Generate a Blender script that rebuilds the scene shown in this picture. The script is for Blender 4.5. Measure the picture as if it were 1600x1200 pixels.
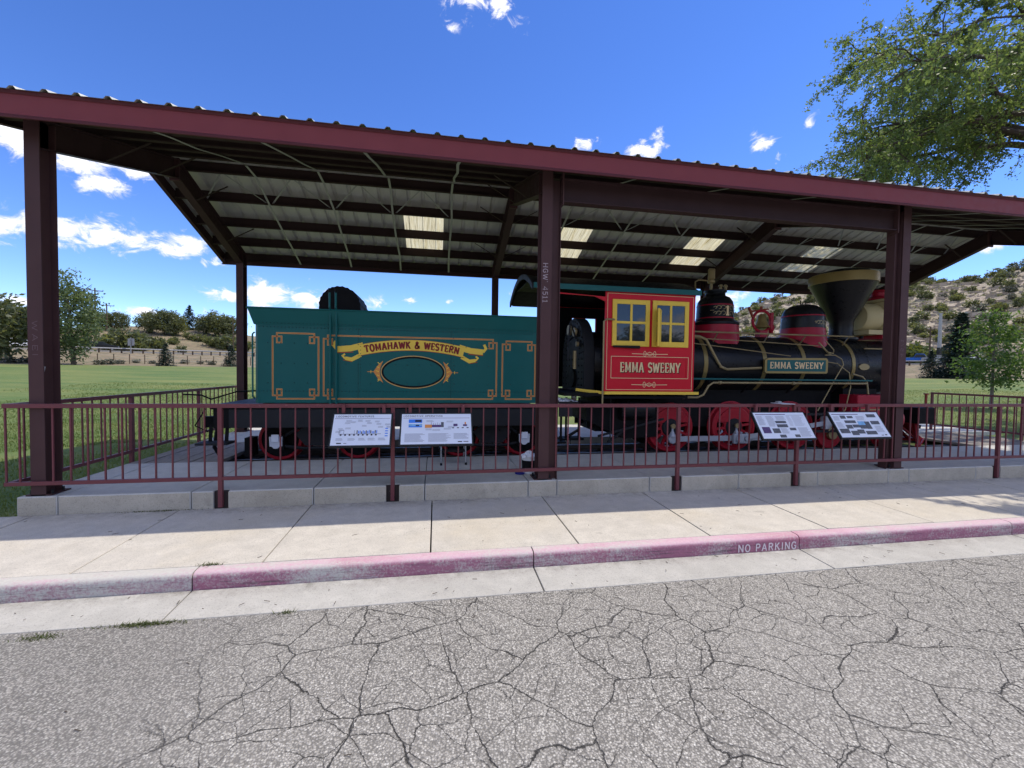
import bpy, math, random
from mathutils import Vector, Matrix
random.seed(7)
sc = bpy.context.scene
for o in list(bpy.data.objects): bpy.data.objects.remove(o)
R = math.radians

# ------------------------------------------------------------------ camera
CAM = Vector((4.588, -5.878, 1.551))
yaw, pitch, roll = .1757, -.0313, .0139
fw = Vector((math.sin(yaw)*math.cos(pitch), math.cos(yaw)*math.cos(pitch), math.sin(pitch)))
rt = Vector((math.cos(yaw), -math.sin(yaw), 0)); up = rt.cross(fw)
r2 = rt*math.cos(roll)+up*math.sin(roll); u2 = up*math.cos(roll)-rt*math.sin(roll)
cam = bpy.data.cameras.new('camera'); cam.sensor_width = 36; cam.lens = 669.03/1600*36
cam.clip_end = 3000; cam.clip_start = .05
co = bpy.data.objects.new('camera', cam); sc.collection.objects.link(co)
M = Matrix((r2, u2, -fw)).transposed().to_4x4(); M.translation = CAM; co.matrix_world = M
sc.camera = co

# ------------------------------------------------------------------ light, sky, exposure
SUN = Vector((.50, .085, 1)).normalized()
sun_el = math.asin(SUN.z); sun_az = math.atan2(SUN.x, SUN.y)
sl = bpy.data.lights.new('sun', 'SUN'); sl.energy = 2.75; sl.angle = R(.5); sl.color = (1, .925, .80)
so = bpy.data.objects.new('sun', sl); sc.collection.objects.link(so)
so.rotation_euler = SUN.to_track_quat('Z', 'Y').to_euler(); so.location = (20, 0, 40)
sc.view_settings.view_transform = 'Standard'; sc.view_settings.look = 'None'
sc.view_settings.exposure = 0.6; sc.view_settings.gamma = 1; sc.view_settings.use_curve_mapping = False

w = bpy.data.worlds.new('World'); sc.world = w; w.use_nodes = True
nt = w.node_tree; N = nt.nodes; Lk = nt.links
for n in list(N): N.remove(n)
def nd(t, **k):
    n = N.new(t)
    for a, b in k.items(): setattr(n, a, b)
    return n
def mth(op, a, b=None, c=None):
    n = nd('ShaderNodeMath', operation=op)
    for i, v in enumerate((a, b, c)):
        if v is None: continue
        if isinstance(v, (int, float)): n.inputs[i].default_value = v
        else: Lk.new(v, n.inputs[i])
    return n.outputs[0]
sky = nd('ShaderNodeTexSky', sky_type='NISHITA'); sky.sun_disc = False
sky.sun_elevation = sun_el; sky.sun_rotation = sun_az; sky.altitude = 2000
sky.air_density = .86; sky.dust_density = .05; sky.ozone_density = 2.0
hs = nd('ShaderNodeHueSaturation'); hs.inputs['Saturation'].default_value = 1.24; hs.inputs['Value'].default_value = 1.24
hs.inputs['Hue'].default_value = .514
Lk.new(sky.outputs[0], hs.inputs['Color'])
tc = nd('ShaderNodeTexCoord'); sp = nd('ShaderNodeSeparateXYZ'); Lk.new(tc.outputs['Generated'], sp.inputs[0])
az = mth('MULTIPLY', mth('ARCTAN2', sp.outputs[0], sp.outputs[1]), 180/math.pi)
el = mth('MULTIPLY', mth('ARCSINE', sp.outputs[2]), 180/math.pi)
cb = nd('ShaderNodeCombineXYZ'); Lk.new(az, cb.inputs[0]); Lk.new(mth('MULTIPLY', el, 1.5), cb.inputs[1])
nz = nd('ShaderNodeTexNoise'); nz.inputs['Scale'].default_value = .42; nz.inputs['Detail'].default_value = 11; nz.inputs['Roughness'].default_value = .66
nz.inputs['Distortion'].default_value = .6
Lk.new(cb.outputs[0], nz.inputs['Vector'])
nz2 = nd('ShaderNodeTexNoise'); nz2.inputs['Scale'].default_value = .05; nz2.inputs['Detail'].default_value = 3
Lk.new(cb.outputs[0], nz2.inputs['Vector'])
# cloud banks: azimuth, elevation, half width, half height, weight
BANKS = [(-44,20,8,2.6,1.1),(-38.5,19.3,4.2,2.0,1.05),(-34.5,18.4,3.4,1.7,1),(-33.2,16.9,2.2,1.4,.95),(-30.6,18.4,2.0,1.1,.85),(-42,11.7,6,1.7,1.1),(-37,12.0,3.2,1.5,1.05),(-33.8,12.4,3.2,1.5,1.08),(-30.8,12.2,3.0,1.2,1.05),
 (-28.6,12.0,2.4,1.1,1),(-26.4,12.6,2.2,1.2,1.05),(-24.9,11.2,1.4,.8,.85),(-23.2,7.8,2.6,1.0,1.05),(-19.5,8.3,3.4,1.5,1.12),(-15.5,8.3,3.2,1.3,1.08),(-8.6,8.4,2.4,.9,1),(-3.6,8.8,1.3,.5,.8),(1.5,8.8,.8,.35,.65),(11.2,10,1.8,1.4,1),
 (4.0,40.8,3.2,2.2,1.1),(7.5,40.2,2.6,1.8,1),(1.8,37.6,1.1,.75,.8),(10,38.6,1.8,.9,.68),(19.3,27.2,1.9,.9,.9),(26.6,25.9,2.2,1.1,1),(28.2,26.9,1.0,1.4,.85),(39.5,24.6,1.2,1.2,.95),(41.5,23.2,.8,.7,.8),
 (44.0,25.3,.7,1.3,.75),(36,9,4,1.6,1),(31.5,8.4,2.5,1.2,.9),(-38.9,5.5,1.7,.6,.9),(58.3,11.6,3,.7,.9),(-31,5.4,3,.6,.8),(-20,6,5,.5,.7)]
acc = None
for a0, e0, sa, se, wt in BANKS:
    qa = mth('MULTIPLY', mth('SUBTRACT', az, a0), 1/sa); qe = mth('MULTIPLY', mth('SUBTRACT', el, e0), 1/se)
    q = mth('ADD', mth('MULTIPLY', qa, qa), mth('MULTIPLY', qe, qe))
    g = mth('MULTIPLY', mth('EXPONENT', mth('MULTIPLY', q, -.9)), wt)
    acc = g if acc is None else mth('MAXIMUM', acc, g)
# denser unseen cumulus added over the rest of the sky to brighten the shade
ins = mth('MULTIPLY', mth('MULTIPLY', mth('GREATER_THAN', az, -50), mth('LESS_THAN', az, 68)), mth('LESS_THAN', el, 46))
gen = nd('ShaderNodeMapRange', interpolation_type='SMOOTHSTEP'); gen.inputs[1].default_value = .44; gen.inputs[2].default_value = .54; Lk.new(nz2.outputs[0], gen.inputs[0])
acc = mth('MAXIMUM', acc, mth('MULTIPLY', gen.outputs[0], mth('SUBTRACT', 1, ins)))
dens = mth('SUBTRACT', mth('ADD', mth('MULTIPLY', acc, .95), mth('MULTIPLY', mth('SUBTRACT', nz.outputs[0], .5), 2.7)), .40)
mr = nd('ShaderNodeMapRange', interpolation_type='SMOOTHSTEP'); mr.inputs[1].default_value = 0; mr.inputs[2].default_value = .62
Lk.new(dens, mr.inputs[0])
gate = mth('MULTIPLY', mr.outputs[0], mth('GREATER_THAN', acc, .06))
cr = nd('ShaderNodeMapRange'); cr.inputs[1].default_value = .1; cr.inputs[2].default_value = .8; cr.inputs[3].default_value = 4.3; cr.inputs[4].default_value = 6.6
Lk.new(dens, cr.inputs[0])
cc = nd('ShaderNodeCombineXYZ'); Lk.new(cr.outputs[0], cc.inputs[0]); Lk.new(cr.outputs[0], cc.inputs[1]); Lk.new(mth('ADD', mth('MULTIPLY', cr.outputs[0], .93), .9), cc.inputs[2])
mx = nd('ShaderNodeMix', data_type='RGBA'); Lk.new(gate, mx.inputs[0]); Lk.new(hs.outputs[0], mx.inputs[6]); Lk.new(cc.outputs[0], mx.inputs[7])
bg = nd('ShaderNodeBackground'); bg.inputs[1].default_value = .145; Lk.new(mx.outputs[2], bg.inputs[0])
ow = nd('ShaderNodeOutputWorld'); Lk.new(bg.outputs[0], ow.inputs[0])

# ------------------------------------------------------------------ materials
MATS = {}
class G:
    def __init__(s, name):
        s.m = bpy.data.materials.new(name); s.m.use_nodes = True; s.t = s.m.node_tree; s.n = s.t.nodes; s.l = s.t.links
        s.b = s.n['Principled BSDF']; s.pos = s.n.new('ShaderNodeNewGeometry').outputs['Position']; MATS[name] = s.m
    def new(s, t, **k):
        n = s.n.new(t)
        for a, b in k.items(): setattr(n, a, b)
        return n
    def put(s, v, sock):
        if isinstance(v, (int, float)): sock.default_value = v
        elif isinstance(v, tuple): sock.default_value = v if len(v) == 4 or sock.type == 'VECTOR' else (*v, 1)
        else: s.l.new(v, sock)
    def noise(s, scale, detail=4, rough=.55, vec=None, stretch=None, dist=0):
        n = s.new('ShaderNodeTexNoise'); n.inputs['Scale'].default_value = scale; n.inputs['Detail'].default_value = detail; n.inputs['Roughness'].default_value = rough
        n.inputs['Distortion'].default_value = dist
        v = vec or s.pos
        if stretch:
            mp = s.new('ShaderNodeMapping'); mp.inputs['Scale'].default_value = stretch; s.l.new(v, mp.inputs[0]); v = mp.outputs[0]
        s.l.new(v, n.inputs['Vector']); return n.outputs[0]
    def ramp(s, v, stops):
        n = s.new('ShaderNodeValToRGB'); s.l.new(v, n.inputs[0]); e = n.color_ramp.elements
        while len(e) < len(stops): e.new(.5)
        for x, (p, c) in zip(e, stops): x.position = p; x.color = (*c, 1) if isinstance(c, tuple) else (c, c, c, 1)
        return n.outputs[0]
    def mix(s, f, a, b, mode='MIX'):
        n = s.new('ShaderNodeMix', data_type='RGBA', blend_type=mode)
        s.put(f, n.inputs[0]); s.put(a, n.inputs[6]); s.put(b, n.inputs[7]); return n.outputs[2]
    def math(s, op, a, b=0):
        n = s.new('ShaderNodeMath', operation=op); s.put(a, n.inputs[0]); s.put(b, n.inputs[1]); return n.outputs[0]
    def bump(s, h, strength=.3, dist=.01):
        n = s.new('ShaderNodeBump'); n.inputs['Strength'].default_value = strength; n.inputs['Distance'].default_value = dist
        s.l.new(h, n.inputs['Height']); s.l.new(n.outputs[0], s.b.inputs['Normal'])
    def col(s, c): s.put(c, s.b.inputs['Base Color'])
    def rough(s, r): s.put(r, s.b.inputs['Roughness'])
def paint(name, c, rough=.4, metal=0, var=.18, chip=None, scale=3, spec=.22):
    g = G(name)
    d = tuple(x*(1-var) for x in c); l = tuple(min(1, x*(1+var)+.004) for x in c)
    k = g.mix(g.noise(scale, 6, .65), d, l)
    if chip: k = g.mix(g.ramp(g.noise(9, 8, .7), [(.60, 0), (.68, 1)]), k, chip)
    g.col(k); g.put(metal, g.b.inputs['Metallic'])
    g.rough(g.ramp(g.noise(scale*4, 5), [(.3, max(.05, rough-.08)), (.75, min(1, rough+.14))]))
    g.bump(g.noise(60, 3), .06, .004); g.put(spec, g.b.inputs['Specular IOR Level'])
    return g.m
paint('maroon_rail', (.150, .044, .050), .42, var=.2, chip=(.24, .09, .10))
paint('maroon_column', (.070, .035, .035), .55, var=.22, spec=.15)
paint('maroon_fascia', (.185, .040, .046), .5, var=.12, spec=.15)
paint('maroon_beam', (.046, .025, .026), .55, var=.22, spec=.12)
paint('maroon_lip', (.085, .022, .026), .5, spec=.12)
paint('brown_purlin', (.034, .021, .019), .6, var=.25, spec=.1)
paint('strap_grey', (.33, .34, .32), .5, metal=.3)
paint('tender_green', (.004, .098, .092), .36, var=.10, spec=.20)
paint('dark_green', (.005, .095, .095), .36)
paint('cab_red', (.56, .010, .024), .36, var=.10, spec=.18)
paint('wheel_red', (.34, .010, .022), .42, var=.2)
paint('dome_red', (.34, .010, .028), .36)
paint('trim_yellow', (.80, .55, .07), .4, var=.12)
paint('line_gold', (.60, .36, .115), .4, var=.1)
paint('line_cream', (.74, .55, .30), .45, var=.08)
paint('line_red', (.40, .045, .015), .45)
paint('letter_red', (.20, .012, .014), .45)
paint('ornament_orange', (.62, .25, .06), .45)
paint('brass', (.30, .235, .12), .38, metal=.35, var=.25)
paint('brass_band', (.27, .20, .075), .36, metal=.4, var=.25)
paint('boiler_black', (.0065, .007, .0085), .32, var=.3, spec=.24)
paint('frame_black', (.0045, .0046, .0055), .6, var=.35, spec=.12)
paint('dark_steel', (.016, .017, .020), .55, var=.3, spec=.18)
paint('rail_steel', (.10, .085, .075), .45, metal=.6)
paint('rod_steel', (.40, .42, .47), .38, metal=.25, var=.15)
paint('cream', (.50, .42, .22), .45, var=.12)
paint('copper_red', (.25, .05, .03), .4)
paint('white_cover', (.58, .60, .66), .6, var=.08)
paint('sheet_white', (.72, .76, .84), .35, var=.03)
paint('print_grey', (.20, .20, .24), .6, var=.4, scale=60)
paint('print_dark', (.03, .032, .045), .5, var=.6, scale=30)
paint('print_blue', (.05, .22, .75), .5)
paint('print_orange', (.70, .28, .08), .5)
paint('print_purple', (.10, .06, .16), .5, var=.7, scale=40)
paint('print_photo', (.10, .105, .12), .5, var=.85, scale=26)
paint('print_sky', (.20, .42, .72), .5, var=.5, scale=20)
paint('panel_frame', (.016, .018, .019), .45)
paint('chalk', (.34, .28, .30), .8)
paint('scratch', (.16, .11, .12), .8)
paint('stencil_white', (.66, .58, .61), .85, chip=(.45, .27, .33), scale=12)
paint('sticker', (.66, .66, .68), .5, chip=(.05, .05, .07))
paint('bucket_plastic', (.62, .64, .66), .35)
paint('lid_blue', (.012, .018, .22), .4)
paint('rag', (.74, .76, .82), .85, var=.12)
paint('cup_yellow', (.62, .42, .07), .5)
paint('sky_asphalt', (.30, .29, .27), .8)
paint('steel_galv', (.33, .34, .34), .5, metal=.4)
paint('wood_pole', (.09, .065, .045), .85, var=.3)
paint('car_white', (.75, .76, .78), .25); paint('car_black', (.012, .013, .015), .2); paint('car_blue', (.015, .10, .38), .25); paint('car_grey', (.22, .23, .25), .25)
paint('tyre', (.014, .014, .015), .85); paint('car_glass', (.02, .025, .03), .08)
paint('sign_back', (.30, .31, .33), .5, metal=.3)
paint('pocket_dark', (.040, .030, .028), .9, var=.5, chip=(.16, .14, .12))
paint('rivet_green', (.003, .05, .05), .4)
paint('rubber', (.012, .012, .012), .7)

def sheetmetal():
    g = G('roof_metal'); s = g.noise(2.2, 5, .6, stretch=(4, .5, .5))
    g.col(g.mix(s, (.45, .46, .41), (.58, .58, .52))); g.put(.25, g.b.inputs['Metallic']); g.rough(g.ramp(g.noise(14, 4), [(.3, .38), (.8, .6)]))
    g = G('skylight'); st = g.noise(3, 6, .7, stretch=(16, .6, .6))
    k = g.ramp(st, [(.30, (.26, .20, .08)), (.50, (.72, .66, .42)), (.7, (.86, .83, .64))])
    tr = g.new('ShaderNodeBsdfTranslucent'); g.put(k, tr.inputs[0]); g.col(k); g.rough(.5)
    mxs = g.new('ShaderNodeMixShader'); mxs.inputs[0].default_value = .55
    g.l.new(g.b.outputs[0], mxs.inputs[1]); g.l.new(tr.outputs[0], mxs.inputs[2]); g.l.new(mxs.outputs[0], g.n['Material Output'].inputs[0])
sheetmetal()
def concrete(name, c, stain=(.30, .25, .17), amt=.5, fine=.12, dirt=None):
    g = G(name)
    big = g.noise(.55, 6, .65); mid = g.noise(5, 8, .68); fin = g.noise(75, 4, .7)
    a = g.mix(g.ramp(mid, [(.3, 0), (.72, 1)]), tuple(x*.84 for x in c), tuple(x*1.08 for x in c))
    a = g.mix(g.math('MULTIPLY', g.ramp(big, [(.50, 0), (.74, 1)]), amt), a, stain)
    a = g.mix(g.ramp(fin, [(.34, fine*2.2), (.5, 0), (.66, fine)]), a, (.10, .095, .085))
    a = g.mix(g.ramp(g.noise(26, 8, .75), [(.66, 0), (.76, .5)]), a, tuple(x*.55 for x in c))
    if dirt: # grit swept against the foot of the step
        sy = g.new('ShaderNodeSeparateXYZ'); g.l.new(g.pos, sy.inputs[0]); mr_ = g.new('ShaderNodeMapRange'); g.l.new(sy.outputs[1], mr_.inputs[0])
        mr_.inputs[1].default_value = dirt[0]; mr_.inputs[2].default_value = dirt[1]
        a = g.mix(g.math('MULTIPLY', mr_.outputs[0], g.ramp(g.noise(7, 8, .8), [(.40, 0), (.66, .75)])), a, (.10, .085, .065))
    spot = g.noise(3.1, 3, .5, stretch=(1, 1.7, 1)); a = g.mix(g.ramp(spot, [(.70, 0), (.76, .35)]), a, tuple(x*.45 for x in c))
    a = g.mix(g.math('MULTIPLY', g.ramp(g.noise(.9, 7, .7, dist=1.2), [(.54, 0), (.72, 1)]), .45), a, tuple(x*.72 for x in c))
    g.col(a); g.rough(.88); g.bump(g.math('ADD', g.math('MULTIPLY', fin, .8), mid), .3, .006)
    return g
concrete('concrete_walk', (.57, .53, .465), (.53, .46, .34), .6, .2, (-.30, -.03))
concrete('concrete_slab', (.56, .545, .50), (.42, .41, .38), .6)
concrete('concrete_riser', (.50, .45, .36), (.30, .265, .20), .8, .2)
concrete('concrete_gutter', (.47, .455, .42), (.36, .345, .315), .7, .2, (-1.95, -1.78))
concrete('joint_dark', (.055, .05, .042), (.03, .03, .025), .5)
def kerbmat(name, cover):
    g = G(name)
    n = g.noise(2.6, 8, .72, stretch=(.5, 2, 1)); f = g.noise(46, 6, .72); sz = g.new('ShaderNodeSeparateXYZ'); g.l.new(g.pos, sz.inputs[0])
    con = g.mix(f, (.40, .38, .34), (.58, .56, .52)); pk = g.mix(f, (.45, .25, .31), (.68, .49, .55))
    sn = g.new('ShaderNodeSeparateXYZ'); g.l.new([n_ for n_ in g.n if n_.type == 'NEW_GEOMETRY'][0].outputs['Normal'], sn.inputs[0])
    pk = g.mix(g.ramp(sn.outputs[2], [(.25, 1), (.7, 0)]), pk, g.mix(f, (.27, .085, .14), (.42, .19, .26)))  # deeper red on upright faces puts their shade into the paint; top faded
    pk = g.mix(g.ramp(g.noise(1.3, 5), [(.48, 0), (.72, .5)]), pk, (.38, .13, .18))
    m = g.ramp(g.math('ADD', g.math('MULTIPLY', n, .62), g.math('MULTIPLY', f, .38)), [(cover-.07, 1), (cover+.07, 0)])
    c = g.mix(m, con, pk)
    # wheel scuffs on the face
    sc1 = g.noise(5, 8, .8, stretch=(.35, 3, 7)); low = g.new('ShaderNodeMapRange'); g.l.new(sz.outputs[2], low.inputs[0]); low.inputs[1].default_value = -.275; low.inputs[2].default_value = -.32
    c = g.mix(g.math('MULTIPLY', g.ramp(sc1, [(.52, 0), (.64, .75)]), low.outputs[0]), c, (.075, .06, .065))
    g.col(c); g.rough(.85); g.bump(g.math('ADD', f, g.math('MULTIPLY', n, .8)), .5, .008)
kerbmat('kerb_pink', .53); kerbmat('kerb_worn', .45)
def asphalt():
    g = G('asphalt')
    big = g.noise(.35, 5, .6); f1 = g.noise(120, 2, .6); f2 = g.noise(40, 6, .7)
    v = g.new('ShaderNodeTexVoronoi'); v.inputs['Scale'].default_value = 82; g.l.new(g.pos, v.inputs['Vector'])
    stone = g.ramp(v.outputs['Color'], [(.10, (.18, .17, .15)), (.40, (.40, .38, .345)), (.72, (.53, .505, .46)), (.95, (.76, .74, .68))])
    base = g.mix(g.ramp(v.outputs['Distance'], [(.30, 0), (.70, .9)]), stone, (.10, .094, .086))
    base = g.mix(g.ramp(f2, [(.33, .35), (.58, 0)]), base, (.15, .142, .13))
    base = g.mix(g.ramp(big, [(.35, 0), (.7, .35)]), base, (.40, .38, .35))
    sx = g.new('ShaderNodeSeparateXYZ'); g.l.new(g.pos, sx.inputs[0])
    # darker, uncracked mat on the west side
    mwest = g.new('ShaderNodeMapRange', interpolation_type='SMOOTHSTEP'); g.put(g.math('ADD', sx.outputs[0], g.math('MULTIPLY', g.noise(1.2, 5), .9)), mwest.inputs[0])
    mwest.inputs[1].default_value = 3.2; mwest.inputs[2].default_value = 4.3
    base = g.mix(g.math('MULTIPLY', g.math('SUBTRACT', 1, mwest.outputs[0]), .30), base, (.14, .134, .128))
    # crack network: warped cells at two sizes
    wv = g.new('ShaderNodeTexNoise'); wv.inputs['Scale'].default_value = .95; wv.inputs['Detail'].default_value = 2.5; wv.inputs['Roughness'].default_value = .65; g.l.new(g.pos, wv.inputs['Vector'])
    va = g.new('ShaderNodeVectorMath', operation='SCALE'); va.inputs['Scale'].default_value = .55; g.l.new(wv.outputs['Color'], va.inputs[0])
    wv2 = g.new('ShaderNodeTexNoise'); wv2.inputs['Scale'].default_value = 11; wv2.inputs['Detail'].default_value = 6; wv2.inputs['Roughness'].default_value = .7; g.l.new(g.pos, wv2.inputs['Vector'])
    va2 = g.new('ShaderNodeVectorMath', operation='SCALE'); va2.inputs['Scale'].default_value = .07; g.l.new(wv2.outputs['Color'], va2.inputs[0])
    va3 = g.new('ShaderNodeVectorMath', operation='ADD'); g.l.new(va.outputs[0], va3.inputs[0]); g.l.new(va2.outputs[0], va3.inputs[1])
    vb = g.new('ShaderNodeVectorMath', operation='ADD'); g.l.new(g.pos, vb.inputs[0]); g.l.new(va3.outputs[0], vb.inputs[1])
    fl = g.new('ShaderNodeMapping'); fl.inputs['Scale'].default_value = (1, 1, .0001); g.l.new(vb.outputs[0], fl.inputs[0])
    def cells(s, wd):
        c = g.new('ShaderNodeTexVoronoi', feature='DISTANCE_TO_EDGE', voronoi_dimensions='2D'); c.inputs['Scale'].default_value = s; g.l.new(fl.outputs[0], c.inputs['Vector'])
        wn = g.ramp(g.noise(2.7, 4), [(.3, .35), (.72, 1.5)]); dd = g.math('DIVIDE', c.outputs['Distance'], g.math('MAXIMUM', wn, .2))
        return g.ramp(dd, [(wd*.2, 1), (wd, 0)])
    c1 = g.math('MULTIPLY', cells(1.9, .010), g.ramp(g.noise(1.1, 4), [(.30, .25), (.48, 1)]))
    c2 = g.math('MULTIPLY', cells(4.6, .0145), g.ramp(g.noise(1.9, 4, vec=vb.outputs[0]), [(.41, 0), (.54, .8)]))
    ck = g.math('MULTIPLY', g.math('MAXIMUM', c1, c2), mwest.outputs[0])
    base = g.mix(g.math('MULTIPLY', ck, .93), base, (.035, .031, .027))
    g.col(base); g.rough(.86)
    h = g.math('SUBTRACT', g.math('ADD', g.math('MULTIPLY', f1, .5), g.math('ADD', g.math('MULTIPLY', f2, .6), g.math('MULTIPLY', v.outputs['Distance'], -.4))), g.math('MULTIPLY', ck, 2.2))
    g.bump(h, .9, .014)
asphalt()
def groundmat():
    g = G('ground_cover')
    at = g.new('ShaderNodeAttribute'); at.attribute_name = 'zone'; sp_ = g.new('ShaderNodeSeparateColor'); g.l.new(at.outputs['Color'], sp_.inputs[0])
    gr = g.mix(g.ramp(g.noise(.22, 5, .6, stretch=(.6, 1.6, 1)), [(.35, 0), (.65, 1)]), (.070, .135, .026), (.185, .205, .052))
    gr = g.mix(g.ramp(g.noise(18, 6, .75), [(.3, .45), (.6, 0)]), gr, (.05, .085, .018))
    gr = g.mix(g.ramp(g.noise(1.4, 6, .7), [(.56, 0), (.75, .6)]), gr, (.23, .215, .085))
    dry = g.mix(g.ramp(g.noise(.35, 8, .7), [(.3, 0), (.7, 1)]), (.15, .115, .068), (.28, .22, .14))
    dry = g.mix(g.ramp(g.noise(.9, 7, .75), [(.48, 0), (.62, .8)]), dry, (.115, .12, .06))
    rk = g.mix(g.ramp(g.noise(.45, 9, .75, stretch=(1, 1, 1.5)), [(.34, 0), (.66, 1)]), (.26, .20, .145), (.47, .40, .32))
    rk = g.mix(g.ramp(g.noise(.16, 8, .7), [(.44, 0), (.62, .8)]), rk, (.16, .155, .08))
    rk = g.mix(g.ramp(g.noise(1.3, 6, .8), [(.54, 0), (.64, .75)]), rk, (.085, .085, .055))
    c = g.mix(sp_.outputs[0], gr, dry); c = g.mix(sp_.outputs[1], c, rk)
    g.col(c); g.rough(.95); g.bump(g.noise(3, 8, .75), .6, .12)
groundmat()
def leafmat(name, c, c2, trans=.35):
    g = G(name)
    oi = g.new('ShaderNodeObjectInfo'); k = g.mix(g.ramp(g.noise(1.3, 4, .7), [(.32, 0), (.68, 1)]), c, c2)
    k = g.mix(g.noise(37, 2), tuple(x*.72 for x in c), k); g.col(k); g.rough(.5)
    tr = g.new('ShaderNodeBsdfTranslucent'); g.put(g.mix(.5, k, (c2[0]*1.9, c2[1]*1.7, c2[2]*.7)), tr.inputs[0])
    mxs = g.new('ShaderNodeMixShader'); mxs.inputs[0].default_value = trans
    g.l.new(g.b.outputs[0], mxs.inputs[1]); g.l.new(tr.outputs[0], mxs.inputs[2]); g.l.new(mxs.outputs[0], g.n['Material Output'].inputs[0])
leafmat('leaf_elm', (.100, .165, .055), (.17, .24, .085), .5); leafmat('leaf_young', (.060, .125, .034), (.115, .20, .055), .45)
leafmat('leaf_poplar', (.10, .155, .075), (.165, .22, .11), .45); leafmat('leaf_scrub', (.090, .120, .046), (.19, .21, .09), .42)
leafmat('leaf_juniper', (.075, .100, .048), (.155, .18, .09), .42); leafmat('leaf_lime', (.075, .11, .028), (.14, .17, .045), .3)
leafmat('leaf_spruce', (.036, .066, .050), (.085, .125, .105), .15); leafmat('leaf_sage', (.085, .10, .075), (.14, .15, .11), .15)
leafmat('grass_blade', (.070, .135, .026), (.165, .205, .052), .45); leafmat('weed', (.050, .085, .022), (.13, .14, .04), .3)
paint('bark', (.075, .058, .046), .9, var=.45, scale=8); paint('bark_grey', (.17, .15, .13), .9, var=.4, scale=8)
paint('rock', (.36, .30, .235), .95, var=.35, scale=1.2)
def wood():
    g = G('plank_wood'); n = g.noise(9, 8, .75, stretch=(7, .5, 7)); g.col(g.ramp(n, [(.28, (.10, .085, .07)), (.5, (.24, .21, .18)), (.75, (.37, .34, .30))])); g.rough(.9); g.bump(n, .5, .006)
    g = G('ballast'); v = g.new('ShaderNodeTexVoronoi'); v.inputs['Scale'].default_value = 22; g.l.new(g.pos, v.inputs['Vector'])
    g.col(g.ramp(v.outputs['Color'], [(.2, (.018, .017, .016)), (.8, (.055, .05, .046))])); g.rough(.95); g.bump(v.outputs['Distance'], 1, .03)
    g = G('tie_wood'); n = g.noise(9, 8, .75, stretch=(7, .5, 7)); g.col(g.ramp(n, [(.3, (.02, .016, .013)), (.7, (.07, .055, .045))])); g.rough(.95)
    g = G('window_glass'); g.col((.05, .06, .07)); g.rough(.03); g.put(.55, g.b.inputs['Transmission Weight']); g.put(1.5, g.b.inputs['IOR']); g.put(.8, g.b.inputs['Specular IOR Level'])
    g = G('jar_glass'); g.col((.5, .42, .40)); g.rough(.05); g.put(.8, g.b.inputs['Transmission Weight'])
wood()
def MT(n): return MATS[n]

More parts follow.
